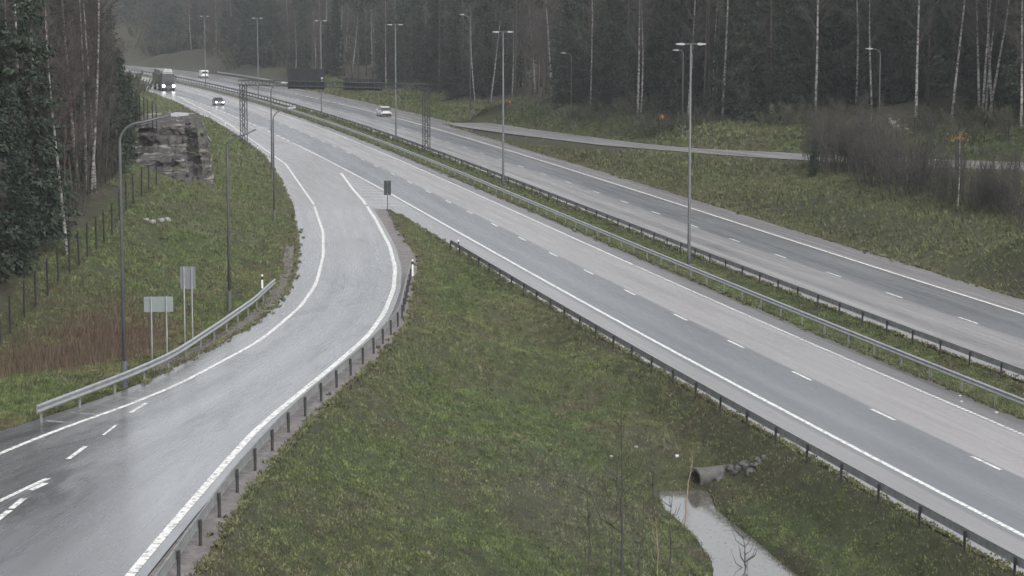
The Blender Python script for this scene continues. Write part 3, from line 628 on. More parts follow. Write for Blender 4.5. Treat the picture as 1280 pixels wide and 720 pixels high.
# ------------------------------------------------------------------ gantry
def lattice(mb, a, b, w, t=.09, n=10, up=(0, 0, 1)):
    a, b = np.array(a, float), np.array(b, float)
    d = b - a; L = np.linalg.norm(d); d /= L
    u1 = np.array(up, float); u1 -= d * (u1 @ d); u1 /= np.linalg.norm(u1); u2 = np.cross(d, u1); cs = [(-1, -1), (1, -1), (1, 1), (-1, 1)]
    c = [[a + (i / n) * (b - a) + w[0] / 2 * p * u1 + w[1] / 2 * q * u2 for i in range(n + 1)] for p, q in cs]
    for k in range(4): mb.tube([c[k][0], c[k][-1]], t, 4)
    for i in range(n):
        for k in range(4):
            j = (k + 1) % 4; mb.tube([c[k][i], c[j][i + 1]] if i % 2 else [c[j][i], c[k][i + 1]], t * .45, 4); mb.tube([c[k][i], c[j][i]], t * .45, 4)
gx0, gy0 = pix(305, 180); gx1, gy1 = pix(533, 189); gz = 8.2
gr = empty('sign_gantry', (gx0, gy0, 0), 0, 'dark lattice gantry spanning the near carriageway with sign backs', 'gantry'); go = (gx0, gy0, 0)
gd = np.array([gx1 - gx0, gy1 - gy0]); GL = np.hypot(*gd); gd /= GL; ga = math.atan2(gd[1], gd[0])
def gp(s, z, q=0): return (gx0 + gd[0] * s - gd[1] * q, gy0 + gd[1] * s + gd[0] * q, z)
for s_ in (0, GL):
    b = MB(); lattice(b, gp(s_, -.1), gp(s_, gz - .35), (.75, .55), .055, 12, (gd[0], gd[1], 0)); b.build('column', M['gantry'], gr, off=go)
b = MB(); lattice(b, gp(-.5, gz), gp(GL + .4, gz), (.65, .6), .06, 26); b.build('beam', M['gantry'], gr, off=go)
def gantry_panel(xa, xb, ya, yb):
    sa = (pix_at(xa, 100, 303)[0] - gx0) / gd[0]; sb = (pix_at(xb, 100, 301)[0] - gx0) / gd[0]; za = pix_at(370, yb, 302)[2]; zb = pix_at(370, ya, 302)[2]
    b = MB(); c = gp((sa + sb) / 2, (za + zb) / 2, .45); b.box(c, (sb - sa, .06, zb - za), ga); p = b.build('sign_panel', M['panel_dark'], gr, off=go)
    k = sa + .2
    while k < sb: c = gp(k, (za + zb) / 2, .36); MB().box(c, (.06, .1, zb - za + .1), ga).build('panel_stiffener', M['gantry'], p, off=go); k += .95
gantry_panel(353.5, 401, 87, 112.5); gantry_panel(427.5, 476, 98, 112.5)
b = MB(); c = gp(13.0, gz + .6, 0); b.tube([gp(13, gz + .3), gp(13, gz + .75)], .04, 5); b.box(gp(13, gz + .8), (.28, .28, .2)); b.build('sensor', M['lamp'], gr, off=go)

# ------------------------------------------------------------------ sign backs, delineators
def board(xa, xb, ya, yb, base, label, mat, tilt=0.0, posts=2):
    x, y, z = on_ground(*base); A = pix_at(xa, ya, y); B = pix_at(xb, yb, y); w = B[0] - A[0]; top = A[2] - z; bot = B[2] - z; xc = (A[0] + B[0]) / 2
    o = empty('road_sign', (xc, y, z), tilt, label, 'road sign')
    b = MB(); b.box((0, .05, (top + bot) / 2), (w, .03, top - bot)); b.box((0, .075, (top + bot) / 2), (w + .03, .012, top - bot + .03)); b.build('panel', mat, o)
    for s in ((-.24, .26) if posts == 2 else (0,)):
        b = MB(); b.tube([(w * s * 1.05, 0, -.6), (w * s * 1.05, 0, top + .03)], .04, 8); p = b.build('post', M['galv'] if posts == 2 else M['pole'], o)
        b = MB(); b.box((w * s * 1.05, .02, bot + .1), (.16, .05, .05)); b.box((w * s * 1.05, .02, top - .1), (.16, .05, .05)); b.build('clamp', M['galv_old'], p)
    return o
board(180, 216, 371.5, 390, (201, 452), 'wide greenish-grey sign back on two posts behind the left guardrail', M['panel_back'], .06)
board(225, 244, 334, 361.5, (240, 432), 'tall narrow grey sign back on two posts behind the left guardrail', M['panel_grey'], -.05)
board(480, 488.5, 226, 243.5, (484, 265.5), 'small grey sign back on one post at the tip of the grass wedge', M['panel_dark'], 0, 1)
def small_sign(base, label, kind, h=1.9, s=.5):
    x, y, z = on_ground(*base); o = empty('road_sign', (x, y, z), 0, label, 'road sign')
    MB().tube([(0, 0, -.3), (0, 0, h)], .035, 6).build('post', M['pole'], o)
    b = MB()
    def shape(k): return [(-k * .58, h + k * .5), (k * .58, h + k * .5), (0, h - k * .5)] if kind == 'tri' else [(k * .55 * math.cos(a / 14 * 6.283), h + k * .55 * math.sin(a / 14 * 6.283)) for a in range(14)]
    b.prism(shape(s), 'y', -.06, -.04); p = b.build('panel', M['red'], o); MB().prism(shape(s * .55), 'y', -.066, -.058).build('sign_face', M['yellow'], p); return o
small_sign((637.5,144), 'red and yellow give way triangle on the grass by the spruces', 'tri', 1.75)
small_sign((827,166), 'round orange-red sign at the forest edge', 'round', 1.7, .62)
def delineator(x, y, z, label, h=1.0):
    h *= .8
    o = empty('delineator_post', (x, y, z), random.uniform(-.1, .1), label, 'marker post'); o['group'] = 'roadside marker posts'
    MB().box((0, 0, h / 2 - .1), (.11, .07, h + .2), 0, .9).build('post', M['white_plastic'], o); b = MB(); b.box((0, 0, h - .22), (.116, .076, .2), 0, .97); b.build('black_band', M['black'], o); return o
x, y, z = on_profile(514, 345, zramp); delineator(x + .1, y, z, 'white marker post at the upper end of the curved ramp guardrail', 1.35)
x, y = pix(573, 313); delineator(x, y, 0, 'white marker post where the dark motorway guardrail begins')
x, y, z = on_profile(330, 361, zramp); delineator(x - .1, y, z, 'white marker post at the upper end of the short left guardrail', 1.1)
x, y = pix(281.5, 156); delineator(x, y, 0, 'far marker post beside the left edge of the exit lane', 1.0)
x, y = pix(322, 187); delineator(x, y, 0, 'marker post just right of the left gantry column foot', .9)

# ------------------------------------------------------------------ fences
def fence(pts, label, h=2.0, wires=5, sink=.3, brace=True):
    o = empty('wire_fence', pts[0], 0, label, 'fence'); P0 = np.array(pts[0])
    for x, y, z in pts:
        MB().tube([(0, 0, -sink), (random.uniform(-.04, .04), 0, h)], .055, 6).build('post', M['fence'], o).location = (x - P0[0], y - P0[1], z - P0[2])
    w = MB()
    for k in range(wires):
        zz = h * (.12 + .85 * k / (wires - 1)); w.tube([(x - P0[0], y - P0[1], z - P0[2] + zz) for x, y, z in pts], .012 if k < wires - 1 else .02, 4)
    w.build('wire', M['fence'], o); return o
fp = [on_ground(*q) for q in [(-12,440),(0,429),(13,419),(31,402),(45,386),(60,371),(73,357),(87,344),(99,333),(109.5,324),(120.5,313),(130.5,305),(140.5,296),(149.5,276),(158,265),(167,255),(177,247),(186,241),(195.5,232)]]
fence(fp, 'black post and wire fence climbing the left slope in front of the trees', 2.0)
fp = [pix_at(x, yb, 214 + 3 * k) for k, (x, yb) in enumerate([(196,160),(191,157),(185,154),(180,150),(175,147),(170,143),(166,140),(161,137)])]
fp = [(x, y, z - .1) for x, y, z in fp]; fence(fp, 'black fence along the top of the dark rock outcrop', 2.3)
fp = [on_ground(*q) for q in [(1128,172),(1143,176),(1168,183),(1198,184),(1230,186),(1260,187),(1290,188)]]
fence(fp, 'thin dark fence in the brush at the right forest edge', 2.0, 3)

# ------------------------------------------------------------------ rocks
def fbm(p, seed, o=5, f0=.25):
    r = np.random.default_rng(seed); s = np.zeros(len(p))
    for k in range(o * 4):
        f = f0 * 2 ** (k / 4) * r.uniform(.8, 1.2); d = r.normal(0, 1, 3); d /= np.linalg.norm(d); s += np.sin(p @ d * f * 6.28 + r.uniform(0, 6.28)) / 2 ** (k / 5)
    return s / 4
def rock_mesh(name, size, seed, mat, res=14, amp=.18, layered=False):
    import itertools
    V = []; Fc = []
    for ax in range(3):
        for sg in (-1, 1):
            b = len(V); g = np.linspace(-1, 1, res)
            for i in g:
                for j in g:
                    q = [0, 0, 0]; q[ax] = sg; q[(ax + 1) % 3] = i; q[(ax + 2) % 3] = j; V.append(q)
            for i in range(res - 1):
                for j in range(res - 1):
                    a = b + i * res + j; Fc.append((a, a + res, a + res + 1, a + 1) if sg > 0 else (a, a + 1, a + res + 1, a + res))
    V = np.array(V, float); L = (np.abs(V) ** 3.2).sum(1) ** (1 / 3.2); V = V / L[:, None] * np.array(size) / 2
    dn = fbm(V / max(size) * 4, seed, 5, .4); 
    k = 1 + amp * dn
    if layered: k = k + .07 * np.sign(np.sin(V[:, 2] * 3.1 + fbm(V, seed + 1, 2, .05) * 3)) * (np.abs(V[:, 2]) < size[2] * .45)
    V = V * np.stack([k, k, 1 + amp * .5 * dn], 1); me = mesh_np(name, V, Fc, mat); return me
def cliff_mesh(sz, seed, layers=6, run=7.0):
    res = 90; V = []; Fc = []
    for ax in range(3):
        for sg in (-1, 1):
            b = len(V); g = np.linspace(-1, 1, res)
            for i in g:
                for j in g:
                    q = [0, 0, 0]; q[ax] = sg; q[(ax + 1) % 3] = i; q[(ax + 2) % 3] = j; V.append(q)
            for i in range(res - 1):
                for j in range(res - 1):
                    a = b + i * res + j; Fc.append((a, a + res, a + res + 1, a + 1) if sg > 0 else (a, a + 1, a + res + 1, a + res))
    U = np.array(V, float); L = (np.abs(U) ** 9).sum(1) ** (1 / 9); U = U / L[:, None]; P = U * np.array(sz) / 2
    n1 = fbm(P, seed, 5, .10); n2 = fbm(P, seed + 3, 6, .4) * 1.3; h = (P[:, 2] / sz[2] + .5) + .10 * n1; st = np.floor(h * layers) / layers + .25 * (h * layers % 1) ** 6 / layers
    ledge = st * run * (1 + .5 * fbm(P * np.array([1, .2, 0]), seed + 5, 3, .09)); fr = np.clip(.5 - U[:, 1] * 2, 0, 1) if False else (U[:, 1] < 0) * -U[:, 1]
    P[:, 1] += fr * ledge; notch = np.clip((U[:, 0] - .35) * 3, 0, 1); P[:, 1] -= fr * ledge * notch * .55
    P[:, 0] -= (U[:, 0] > 0) * U[:, 0] * (st * .9 + .35 * n2); P += np.stack([n2 * .30, n1 * .35 + n2 * .25, n2 * .22], 1)
    return mesh_np('rock_outcrop', P, Fc, M['rock'])
for (px, py, d, sz, rot, lab, run) in [(218, 194, 226, (7.4, 25, 7.0), .16, 'dark blasted rock cut with layered ledges and a sheer side towards the grass slope', 8.0), (206, 214, 207, (5.0, 7, 2.6), .1, 'low mossy rock shelf at the foot of the layered rock cut', 2.5)]:
    x, y, z = pix_at(px, py, d); o = link('rock_outcrop', cliff_mesh(sz, int(px), 6 if sz[2] > 4 else 3, run)); o.location = (x, y, z); o.rotation_euler = (0, 0, rot); tag(o, lab, 'rock')
stone_m = [rock_mesh('stone', (1, .8, .6), 40 + k, M['stone'], 7, .3) for k in range(3)]; rub_m = [rock_mesh('stone', (1, .8, .7), 50 + k, M['rubble'], 7, .3) for k in range(3)]
def stones(plist, label, group, meshes, s0, s1):
    for k, p in enumerate(plist):
        x, y, z = p if len(p) == 3 else on_ground(*p); o = link('stone', meshes[k % 3]); s = random.uniform(s0, s1); o.scale = (s, s, s); o.location = (x, y, z + s * .02); o.rotation_euler = (random.uniform(-.3, .3), random.uniform(-.3, .3), random.uniform(0, 6)); tag(o, label, 'stone', group)
stones([(1112,155),(1116,159),(1120,161),(1133,166),(1138,168),(1142,169)], 'pale boulder at the forest edge above the entry ramp', 'pale boulders at the right forest edge', stone_m, .4, .8)
stones([(992,150),(981,153)], 'light boulder among shrubs below the white birch', 'light boulders below the birch', stone_m, .7, 1.0)
stones([(183,276),(190,279),(200,277),(208,276)], 'flat pale stone lying on the left grass slope', 'pale stones on the left slope', stone_m, .4, .8)
stones([(897 + i * 3.6 + random.uniform(-2, 2), 597 - i * 1.1 + random.uniform(-3, 5)) for i in range(17)], 'dark stone heaped beside the concrete culvert pipe', 'stones beside the culvert pipe', rub_m, .22, .5)
stones([(333 + i * 2.2 + random.uniform(-2, 2), 396 - i * 2.6 + random.uniform(-2, 2)) for i in range(13)], 'grey rubble piece on the shoulder left of the ramp bend', 'rubble on the left ramp shoulder', stone_m, .18, .42)
for q, lab in (((846,577), 'white litter lying on the grass behind the ditch'), ((764,574), 'small pale litter by the tall sapling'), ((795,561), 'pale stone on the dark bank above the ditch')):
    x, y, z = on_ground(*q); o = link('litter', rock_mesh('litter', (.17, .12, .12), int(q[0]), M['litter'] if q[0] > 800 else M['stone'], 5, .3)); o.location = (x, y, z + .06); tag(o, lab, 'litter')
for k in range(8):
    y = 92 + k * 2.6 + random.uniform(-.8, .8); x = float(xoff(4.9 + random.uniform(-.3, .6))(y)); o = link('litter', rock_mesh('litter', (.16, .1, .04), 70 + k, M['litter'], 4, .3)); o.location = (x, y, .02); tag(o, 'tiny white scrap on the inner motorway shoulder below the median guardrail', 'litter', 'white scraps on the inner shoulder')
# pale hose-like line lying on the grass above the rock
for pts, lab in (([(211,139),(214,142.5),(222,145),(229,149),(236,153)], 'thin pale pipe lying on the grass behind the rock, upper length'), ([(245,157),(249,162),(254,167),(259,172),(264,177)], 'thin pale pipe lying on the grass right of the rock, lower length')):
    W = [on_ground(*q) for q in pts]; o = MB().tube([(x - W[0][0], y - W[0][1], z - W[0][2] + .1) for x, y, z in W], .10, 6).build('pipe', M['stone']); o.location = W[0]; tag(o, lab, 'pipe')

# ------------------------------------------------------------------ culvert
cxp, cyp, czp = pix_at(868, 606, 98.6); cv = empty('culvert_pipe', (cxp, cyp, -2.3), D2R(32), 'round concrete culvert pipe opening over the head of the ditch water', 'culvert')
b = MB(); n = 24; prof = [(.0, .47), (.0, .38), (3.0, .38), (3.2, .45), (.35, .45), (.32, .49), (.02, .49)]
for (xx, r) in prof:
    for k in range(n): a = k / n * 6.28318; b.v.append((xx, r * math.cos(a), .5 + r * math.sin(a)))
for i in range(len(prof)):
    j = (i + 1) % len(prof)
    for k in range(n): b.f.append((i * n + k, i * n + (k + 1) % n, j * n + (k + 1) % n, j * n + k))
b.build('pipe', M['concrete'], cv)
b = MB(); b.tube([(1.6, 0, .5), (1.7, 0, .5)], .379, 24); b.build('painted_shade_disc', M['black'], cv)  # black disc across the pipe stands for the shade inside it

# ------------------------------------------------------------------ vehicles (local +x is forward)
def wheel(root, x, y, r, w=.22):
    b = MB(); b.tube([(x, y - w / 2, r), (x, y + w / 2, r)], r, 18); t = b.build('wheel', M['black'], root)
    s = 1 if y > 0 else -1; b = MB(); b.tube([(x, y + s * w * .3, r), (x, y + s * (w / 2 + .012), r)], r * .62, 12); b.build('rim', M['rim'], t)
def loft(secs, name, mat, root, bevel=0):
    """secs: (x, half width bottom, z bottom, half width top, z top)"""
    b = MB()
    for x, w0, a, w1, c in secs: b.v += [(x, -w0, a), (x, w0, a), (x, w1, c), (x, -w1, c)]
    n = len(secs); b.f.append((0, 1, 2, 3)); b.f.append((4 * n - 1, 4 * n - 2, 4 * n - 3, 4 * n - 4))
    for i in range(n - 1):
        for k in range(4): j = (k + 1) % 4; b.f.append((4 * i + k, 4 * i + 4 + k, 4 * i + 4 + j, 4 * i + j))
    o = b.build(name, mat, root); 
    if bevel: m = o.modifiers.new('bevel', 'BEVEL'); m.width = bevel; m.segments = 3; m.limit_method = 'ANGLE'; m.angle_limit = .5
    return o
def car(name, label, cat, paint, L, W, Hh, belt, roof0, roof1, lights, loc, rz):
    o = empty(name, loc, rz, label, cat); h = W / 2
    loft([(-L / 2, h * .88, .42, h * .84, belt * .92), (-L / 2 + .12, h * .96, .27, h * .93, belt * 1.0), (-L * .3, h, .22, h * .95, belt), (roof1 + .9, h, .22, h * .95, belt * .98), (L * .34, h, .22, h * .92, belt * .84), (L / 2 - .22, h * .95, .24, h * .85, belt * .74), (L / 2, h * .82, .34, h * .76, belt * .62)], 'body', paint, o, .06)
    loft([(roof0 - .42, h * .88, belt - .02, h * .86, belt + .02), (roof0, h * .90, belt - .02, h * .72, Hh - .07), (roof1, h * .90, belt - .02, h * .72, Hh - .07), (roof1 + .85, h * .88, belt - .03, h * .86, belt + .01)], 'windows', M['glass'], o, .03)
    loft([(roof0 - .08, h * .70, Hh - .10, h * .62, Hh - .05), (roof0 + .3, h * .74, Hh - .08, h * .66, Hh), (roof1 - .3, h * .74, Hh - .08, h * .66, Hh), (roof1 + .05, h * .70, Hh - .10, h * .60, Hh - .05)], 'roof', paint, o, .02)
    for s in (-1, 1):
        for x in (-L * .29, L * .31): wheel(o, x, s * (h - .11), .33)
        b = MB(); b.box((L / 2 - .10, s * h * .66, belt * .68), (.22, .34, .15)); b.build('headlight', M['headlight'] if lights else M['lamp'], o)
        b = MB(); b.box((-L / 2 + .03, s * h * .74, belt * .82), (.1, .26, .17)); b.build('taillight', M['taillight'], o)
        b = MB(); b.box((roof1 + .55, s * (h + .08), belt + .06), (.14, .2, .14)); b.build('mirror', paint, o, bevel=.02)
    b = MB(); b.box((L / 2 - .0, 0, .42), (.06, W * .62, .16)); b.build('grille', M['black'], o); b = MB(); b.box((-L / 2 - .01, 0, .42), (.1, W * .8, .2)); b.build('bumper', M['black'], o)
    b = MB(); b.box((L / 2 + .035, 0, .5), (.02, .48, .11)); b.build('number_plate', M['white_plastic'], o)
    b = MB(); b.box((-L / 2 - .03, 0, .72), (.03, .48, .11)); b.build('number_plate', M['white_plastic'], o); return o
def head(y, toward): m = float(slope(y)); a = math.atan2(1, m); return a + math.pi if toward else a
x, y = pix(273, 131.5); car('car', 'dark grey car with headlights on coming down the near carriageway', 'car', M['car_dark'], 4.4, 1.85, 1.45, .92, -1.5, .35, True, (x, y, 0), head(y, True))
x, y = pix(480, 145); car('car', 'white hatchback driving away on the far carriageway left of a lamp post', 'car', M['car_white'], 4.4, 1.9, 1.62, 1.0, -1.85, .35, False, (x, y, 0), head(y, False))
x, y = pix(254, 97.5)
def van(loc, rz):
    o = empty('van', loc, rz, 'small white van on the far carriageway in the distance', 'van')
    loft([(-2.45, .92, .3, .86, 1.95), (-2.3, .96, .26, .9, 2.02), (.9, .96, .26, .88, 2.0), (1.35, .95, .26, .84, 1.75), (2.0, .92, .28, .85, 1.15), (2.45, .82, .32, .76, .95)], 'body', M['car_white'], o, .06)
    b = MB(); b.box((-2.46, 0, 1.45), (.04, 1.4, .5)); b.build('rear_window', M['glass'], o); b = MB(); b.box((1.1, 0, 1.5), (.5, 1.86, .45)); b.build('side_window', M['glass'], o)
    for s in (-1, 1):
        for q in (-1.45, 1.5): wheel(o, q, s * .87, .34)
        b = MB(); b.box((-2.44, s * .8, 1.15), (.06, .14, .5)); b.build('taillight', M['taillight'], o)
    b = MB(); b.box((-2.48, 0, .42), (.1, 1.7, .2)); b.build('bumper', M['black'], o); return o
van((x, y, 0), head(y, False))
x, y = pix(212, 114.0); m = head(y, True)
tr = empty('truck', (x - .3, y + .5, 0), m, 'dark heavy truck with headlights on and a high load in the exit lane', 'truck')
loft([(-2.3, 1.25, .9, 1.22, 3.15), (-.2, 1.27, .55, 1.2, 3.3), (-.02, 1.25, .5, 1.15, 3.1), (.06, 1.25, .5, 1.2, 1.9), (.1, 1.22, .4, 1.2, 1.2)], 'cab', M['truck_dark'], tr, .08)
b = MB(); b.prism([(-.05, 1.95), (.09, 1.95), (.02, 2.95), (-.09, 2.95)], 'y', -1.08, 1.08); 
b = MB(); b.v = [(.11, -1.08, 1.95), (.11, 1.08, 1.95), (.03, 1.02, 2.9), (.03, -1.02, 2.9), (.02, -1.08, 1.95), (.02, 1.08, 1.95), (-.1, 1.02, 2.9), (-.1, -1.02, 2.9)]; b.f = [(0, 1, 2, 3), (7, 6, 5, 4), (0, 4, 5, 1), (1, 5, 6, 2), (2, 6, 7, 3), (3, 7, 4, 0)]; b.build('windshield', M['glass'], tr)
b = MB(); b.box((.12, 0, 1.25), (.08, 1.5, .75)); b.build('grille', M['black'], tr); b = MB(); b.box((.16, 0, .58), (.3, 2.5, .42)); b.build('bumper', M['truck_dark'], tr, bevel=.06)
b = MB(); b.box((.08, 0, 3.12), (.3, 2.2, .12)); b.build('sun_visor', M['lamp'], tr)
b = MB(); b.box((-1.2, 0, 3.62), (1.4, 1.9, .6), 0, .75); b.build('roof_deflector', M['galv_old'], tr)
for s in (-1, 1):
    b = MB(); b.box((.24, s * .95, .92), (.16, .42, .36)); b.build('headlight', M['headlight'], tr)
    b = MB(); b.box((-.1, s * 1.45, 2.3), (.16, .18, .85)); b.tube([(-.1, s * 1.2, 2.6), (-.1, s * 1.45, 2.6)], .03, 5); b.build('mirror', M['black'], tr)
    for q in (-1.0, -4.6, -5.9, -11.0, -12.3): wheel(tr, q, s * 1.1, .5, .32)
b = MB(); b.box((-8.2, 0, 1.2), (11.0, 2.45, .35)); b.build('chassis', M['black'], tr)
b = MB(); b.box((-8.4, 0, 2.15), (10.4, 2.55, 1.6)); b.build('load_bed', M['trailer'], tr, bevel=.05)
ld = MB()
for k in range(7):
    for j in range(3): ld.tube([(-12.6 + random.uniform(-.3, .3), -1 + k * .33, 3.05 + j * .28), (-3.4 + random.uniform(-.3, .3), -1 + k * .33, 3.05 + j * .28)], .15, 6)
ld.build('load', M['galv_old'], tr); tr.scale = (1.18, 1.12, 1.2)

# reddish dry stalks in the left ditch (uncountable)
n_ = 8500; xs = rng.normal(-21.3, 1.9, n_); ys = rng.normal(112, 7, n_); z, d, _, _ = terr(xs, ys, True); k = (d > 1.8) & (lumps(xs * 3, ys * 3) > -.12); xs, ys, z = xs[k], ys[k], z[k]; n_ = len(xs); hh = rng.uniform(.25, .7, n_); a = rng.uniform(0, 6.28, n_); l_ = hh * rng.uniform(0, .35, n_)
V = np.stack([np.stack([xs - np.cos(a) * .018, ys - np.sin(a) * .018, z], 1), np.stack([xs + np.cos(a) * .018, ys + np.sin(a) * .018, z], 1), np.stack([xs + np.cos(a * 3) * l_, ys + np.sin(a * 3) * l_, z + hh], 1)], 1).reshape(-1, 3)
tag(link('dry_stalks', mesh_np('dry_stalks', V, np.arange(len(V)).reshape(-1, 3), M['rustleaf'])), 'reddish brown dry stalks filling the ditch behind the two sign backs', 'dry stalks', kind='stuff')
# ------------------------------------------------------------------ trees
def tris_mesh(name, V, mat): V = np.asarray(V, np.float32).reshape(-1, 3); return mesh_np(name, V, np.arange(len(V)).reshape(-1, 3), mat)
def spray(c, d, size, r):
    """a few leaf-sized triangles around points c, pointing roughly along d"""
    n = len(c); a = d + r.normal(0, .55, (n, 3)); a /= np.linalg.norm(a, axis=1)[:, None]; s = np.cross(a, r.normal(0, 1, (n, 3))); s /= np.linalg.norm(s, axis=1)[:, None] + 1e-6
    L = size * r.uniform(.6, 1.4, n)[:, None]; return np.stack([c - s * L * .28, c + s * L * .28, c + a * L], 1)
def spruce(h, seed, R=.17, low=.04, dens=1.0, mat='needles'):
    r = np.random.default_rng(seed); C_, D_ = [], []; z = low * h; br = MB(); ph = r.uniform(0, 6.28)
    while z < h * .985:
        f = z / h; rad = h * R * (1 - f) ** .78 * (1 if f > low + .12 else .6 + .4 * (f - low) / .12) + .12
        for k in range(int(r.integers(4, 8))):
            a = r.uniform(0, 6.28); L = rad * r.uniform(.55, 1.2) * (1 + .18 * math.sin(a * 2 + ph)); n = max(2, int(L / .27 * dens)); t = np.linspace(.18, 1, n); droop = .42 * (1 - f) * .9 - .22 * f
            c = np.stack([math.cos(a) * L * t, math.sin(a) * L * t, z - droop * L * t ** 1.4 + .10 * L * (t > .85)], 1)
            for rep in range(3):
                side = r.normal(0, .13 + .10 * L * (1 - t[:, None] * .5), (n, 3)) * np.array([1, 1, .5]); C_.append(c + side); D_.append(np.tile([math.cos(a) * .8, math.sin(a) * .8, -.55], (n, 1)))
        z += h * .019 * r.uniform(.8, 1.3) / dens ** .5
    top = np.stack([np.zeros(6), np.zeros(6), np.linspace(h * .96, h, 6)], 1); C_.append(top); D_.append(np.tile([0, 0, 1.], (6, 1)))
    C_, D_ = np.concatenate(C_), np.concatenate(D_); V = np.concatenate([spray(C_, D_, .27 + .005 * h, r), spray(C_ + r.normal(0, .15, C_.shape), D_, .22 + .004 * h, r)])
    return tris_mesh('crown', V, M[mat])
def trunk_mesh(h, r0, seed, mat, bend=.25, limbs=0, limb0=.45, fork=False):
    r = np.random.default_rng(seed); b = MB(); n = 10; ph = r.uniform(0, 6.28, 2); tips = []
    p = [(bend * math.sin(2.2 * k / n + ph[0]) - bend * math.sin(ph[0]), bend * math.sin(1.7 * k / n + ph[1]) - bend * math.sin(ph[1]), h * k / n) for k in range(n + 1)]; p[0] = (0, 0, -.4)
    rad = [r0 * (1 - .85 * (k / n) ** 1.1) for k in range(n + 1)]; b.tube(p, rad, 7)
    lb = MB(); b.limbs = lb
    for k in range(limbs):
        f = limb0 + (1 - limb0) * (k + r.random()) / limbs * .95; i = f * n; i0 = int(min(i, n - 1)); q = np.array(p[i0]) * (1 - (i - i0)) + np.array(p[min(i0 + 1, n)]) * (i - i0); a = r.uniform(0, 6.28); L = (h * .20 * (1.15 - f) + .8) * r.uniform(.5, 1.25)
        e1 = q + np.array([math.cos(a) * L * .4, math.sin(a) * L * .4, L * r.uniform(.35, .75)]); e2 = e1 + np.array([math.cos(a) * L * .35, math.sin(a) * L * .35, L * r.uniform(.1, .65)]) + r.normal(0, .25, 3)
        lb.tube([q, e1, e2], [r0 * (1 - f) * .4 + .012, .016, .006], 4, False); tips.append((q, e1, e2))
    tips.append((np.array(p[-4]), np.array(p[-2]), np.array(p[-1]))); return b, tips
def twigs(tips, n, size, wid, seed, mat, down=.0):
    r = np.random.default_rng(seed); T = len(tips); idx = r.integers(0, T, n); t = r.uniform(.15, 1, n); A = np.array([tips[i][0] for i in idx]); B = np.array([tips[i][1] for i in idx]); Cc = np.array([tips[i][2] for i in idx]); k = t[:, None]
    c = A * (1 - k) ** 2 + 2 * B * k * (1 - k) + Cc * k ** 2; d = (Cc - A); d = d / (np.linalg.norm(d, axis=1)[:, None] + 1e-6) + r.normal(0, .6, (n, 3)) + np.array([0, 0, .3 - down]); d /= np.linalg.norm(d, axis=1)[:, None]
    L = size * r.uniform(.5, 1.4, n)[:, None]; c2 = c + d * L; s = np.cross(d, r.normal(0, 1, (n, 3))); s /= np.linalg.norm(s, axis=1)[:, None] + 1e-6; V1 = np.stack([c - s * wid, c + s * wid, c2], 1)
    c3 = c + d * L * r.uniform(.3, .8, (n, 1)); d2 = d + r.normal(0, .6, (n, 3)); d2 /= np.linalg.norm(d2, axis=1)[:, None]; V2 = np.stack([c3 - s * wid * .8, c3 + s * wid * .8, c3 + d2 * L * .7], 1)
    return tris_mesh('twigs', np.concatenate([V1, V2]), M[mat])
def mk_tree(name, trunk, trunk_mat, crown):
    root = empty(name, (0, 0, 0)); trunk.build('trunk', M[trunk_mat], root, True)
    if getattr(trunk, 'limbs', None) is not None: trunk.limbs.build('limbs', M['twig_brown'] if trunk_mat == 'birch' else M[trunk_mat], root)
    link('crown', crown, root); return root
SPR = []
for k, (h, R, low) in enumerate([(23, .13, .03), (19, .16, .02), (25, .12, .10), (17, .17, .01), (21, .14, .05), (12, .19, .0)]):
    b = MB(); b.tube([(0, 0, -.5), (0, 0, h * .5), (0, 0, h * .97)], [.011 * h, .007 * h, .01], 7); SPR.append(mk_tree('spruce', b, 'bark', spruce(h, 100 + k, R, low)))
BIR = []
for k, h in enumerate([20, 22, 18, 21]):
    b, tips = trunk_mesh(h, .135 + .01 * k, 200 + k, 'birch', .6, 22, .36); BIR.append(mk_tree('birch', b, 'birch', twigs(tips, 1500, 1.1, .011, 210 + k, 'twig_brown', .35)))
BARE = []
for k, h in enumerate([15, 18, 12, 16]):
    b, tips = trunk_mesh(h, .10, 300 + k, 'bark', .5, 20, .25); BARE.append(mk_tree('bare_tree', b, 'bark', twigs(tips, 1800, .95, .012, 310 + k, 'twig_brown', .0)))
PIN = []
for k, h in enumerate([22, 24]):
    b, tips = trunk_mesh(h, .17, 350 + k, 'bark', .2, 12, .62); r = np.random.default_rng(k); cc = np.concatenate([np.array([t[1] + (t[2] - t[1]) * f for t in tips]) for f in np.linspace(0, 1.1, 16)]); cc = np.repeat(cc, 5, 0); cc = cc + r.normal(0, .45, cc.shape)
    PIN.append(mk_tree('pine', b, 'bark', tris_mesh('crown', spray(cc, np.tile([0, 0, .6], (len(cc), 1)), .5, r), M['needles'])))
def shrub(name, h, w, stems, n, seed, leaf, wid, mat_st='twig', size=.4):
    r = np.random.default_rng(seed); root = empty(name, (0, 0, 0)); b = MB(); tips = []
    for k in range(stems):
        a = r.uniform(0, 6.28); q = w * r.random() * .5; hh = h * r.uniform(.55, 1.0); p0 = np.array([q * math.cos(a), q * math.sin(a), -.15]); p1 = p0 + np.array([math.cos(a) * w * .10, math.sin(a) * w * .10, hh * .5]); p2 = p0 + np.array([math.cos(a) * w * .28, math.sin(a) * w * .28, hh]) + r.normal(0, .1, 3)
        b.tube([p0, p1, p2], [.012 + .004 * h, .010 + .002 * h, .005], 4, False); tips.append((p0 + (p1 - p0) * .2, p1, p2))
    b.build('stems', M[mat_st], root); me = twigs(tips, n, size, wid, seed + 1, leaf); o = link('twigs', me, root); return root
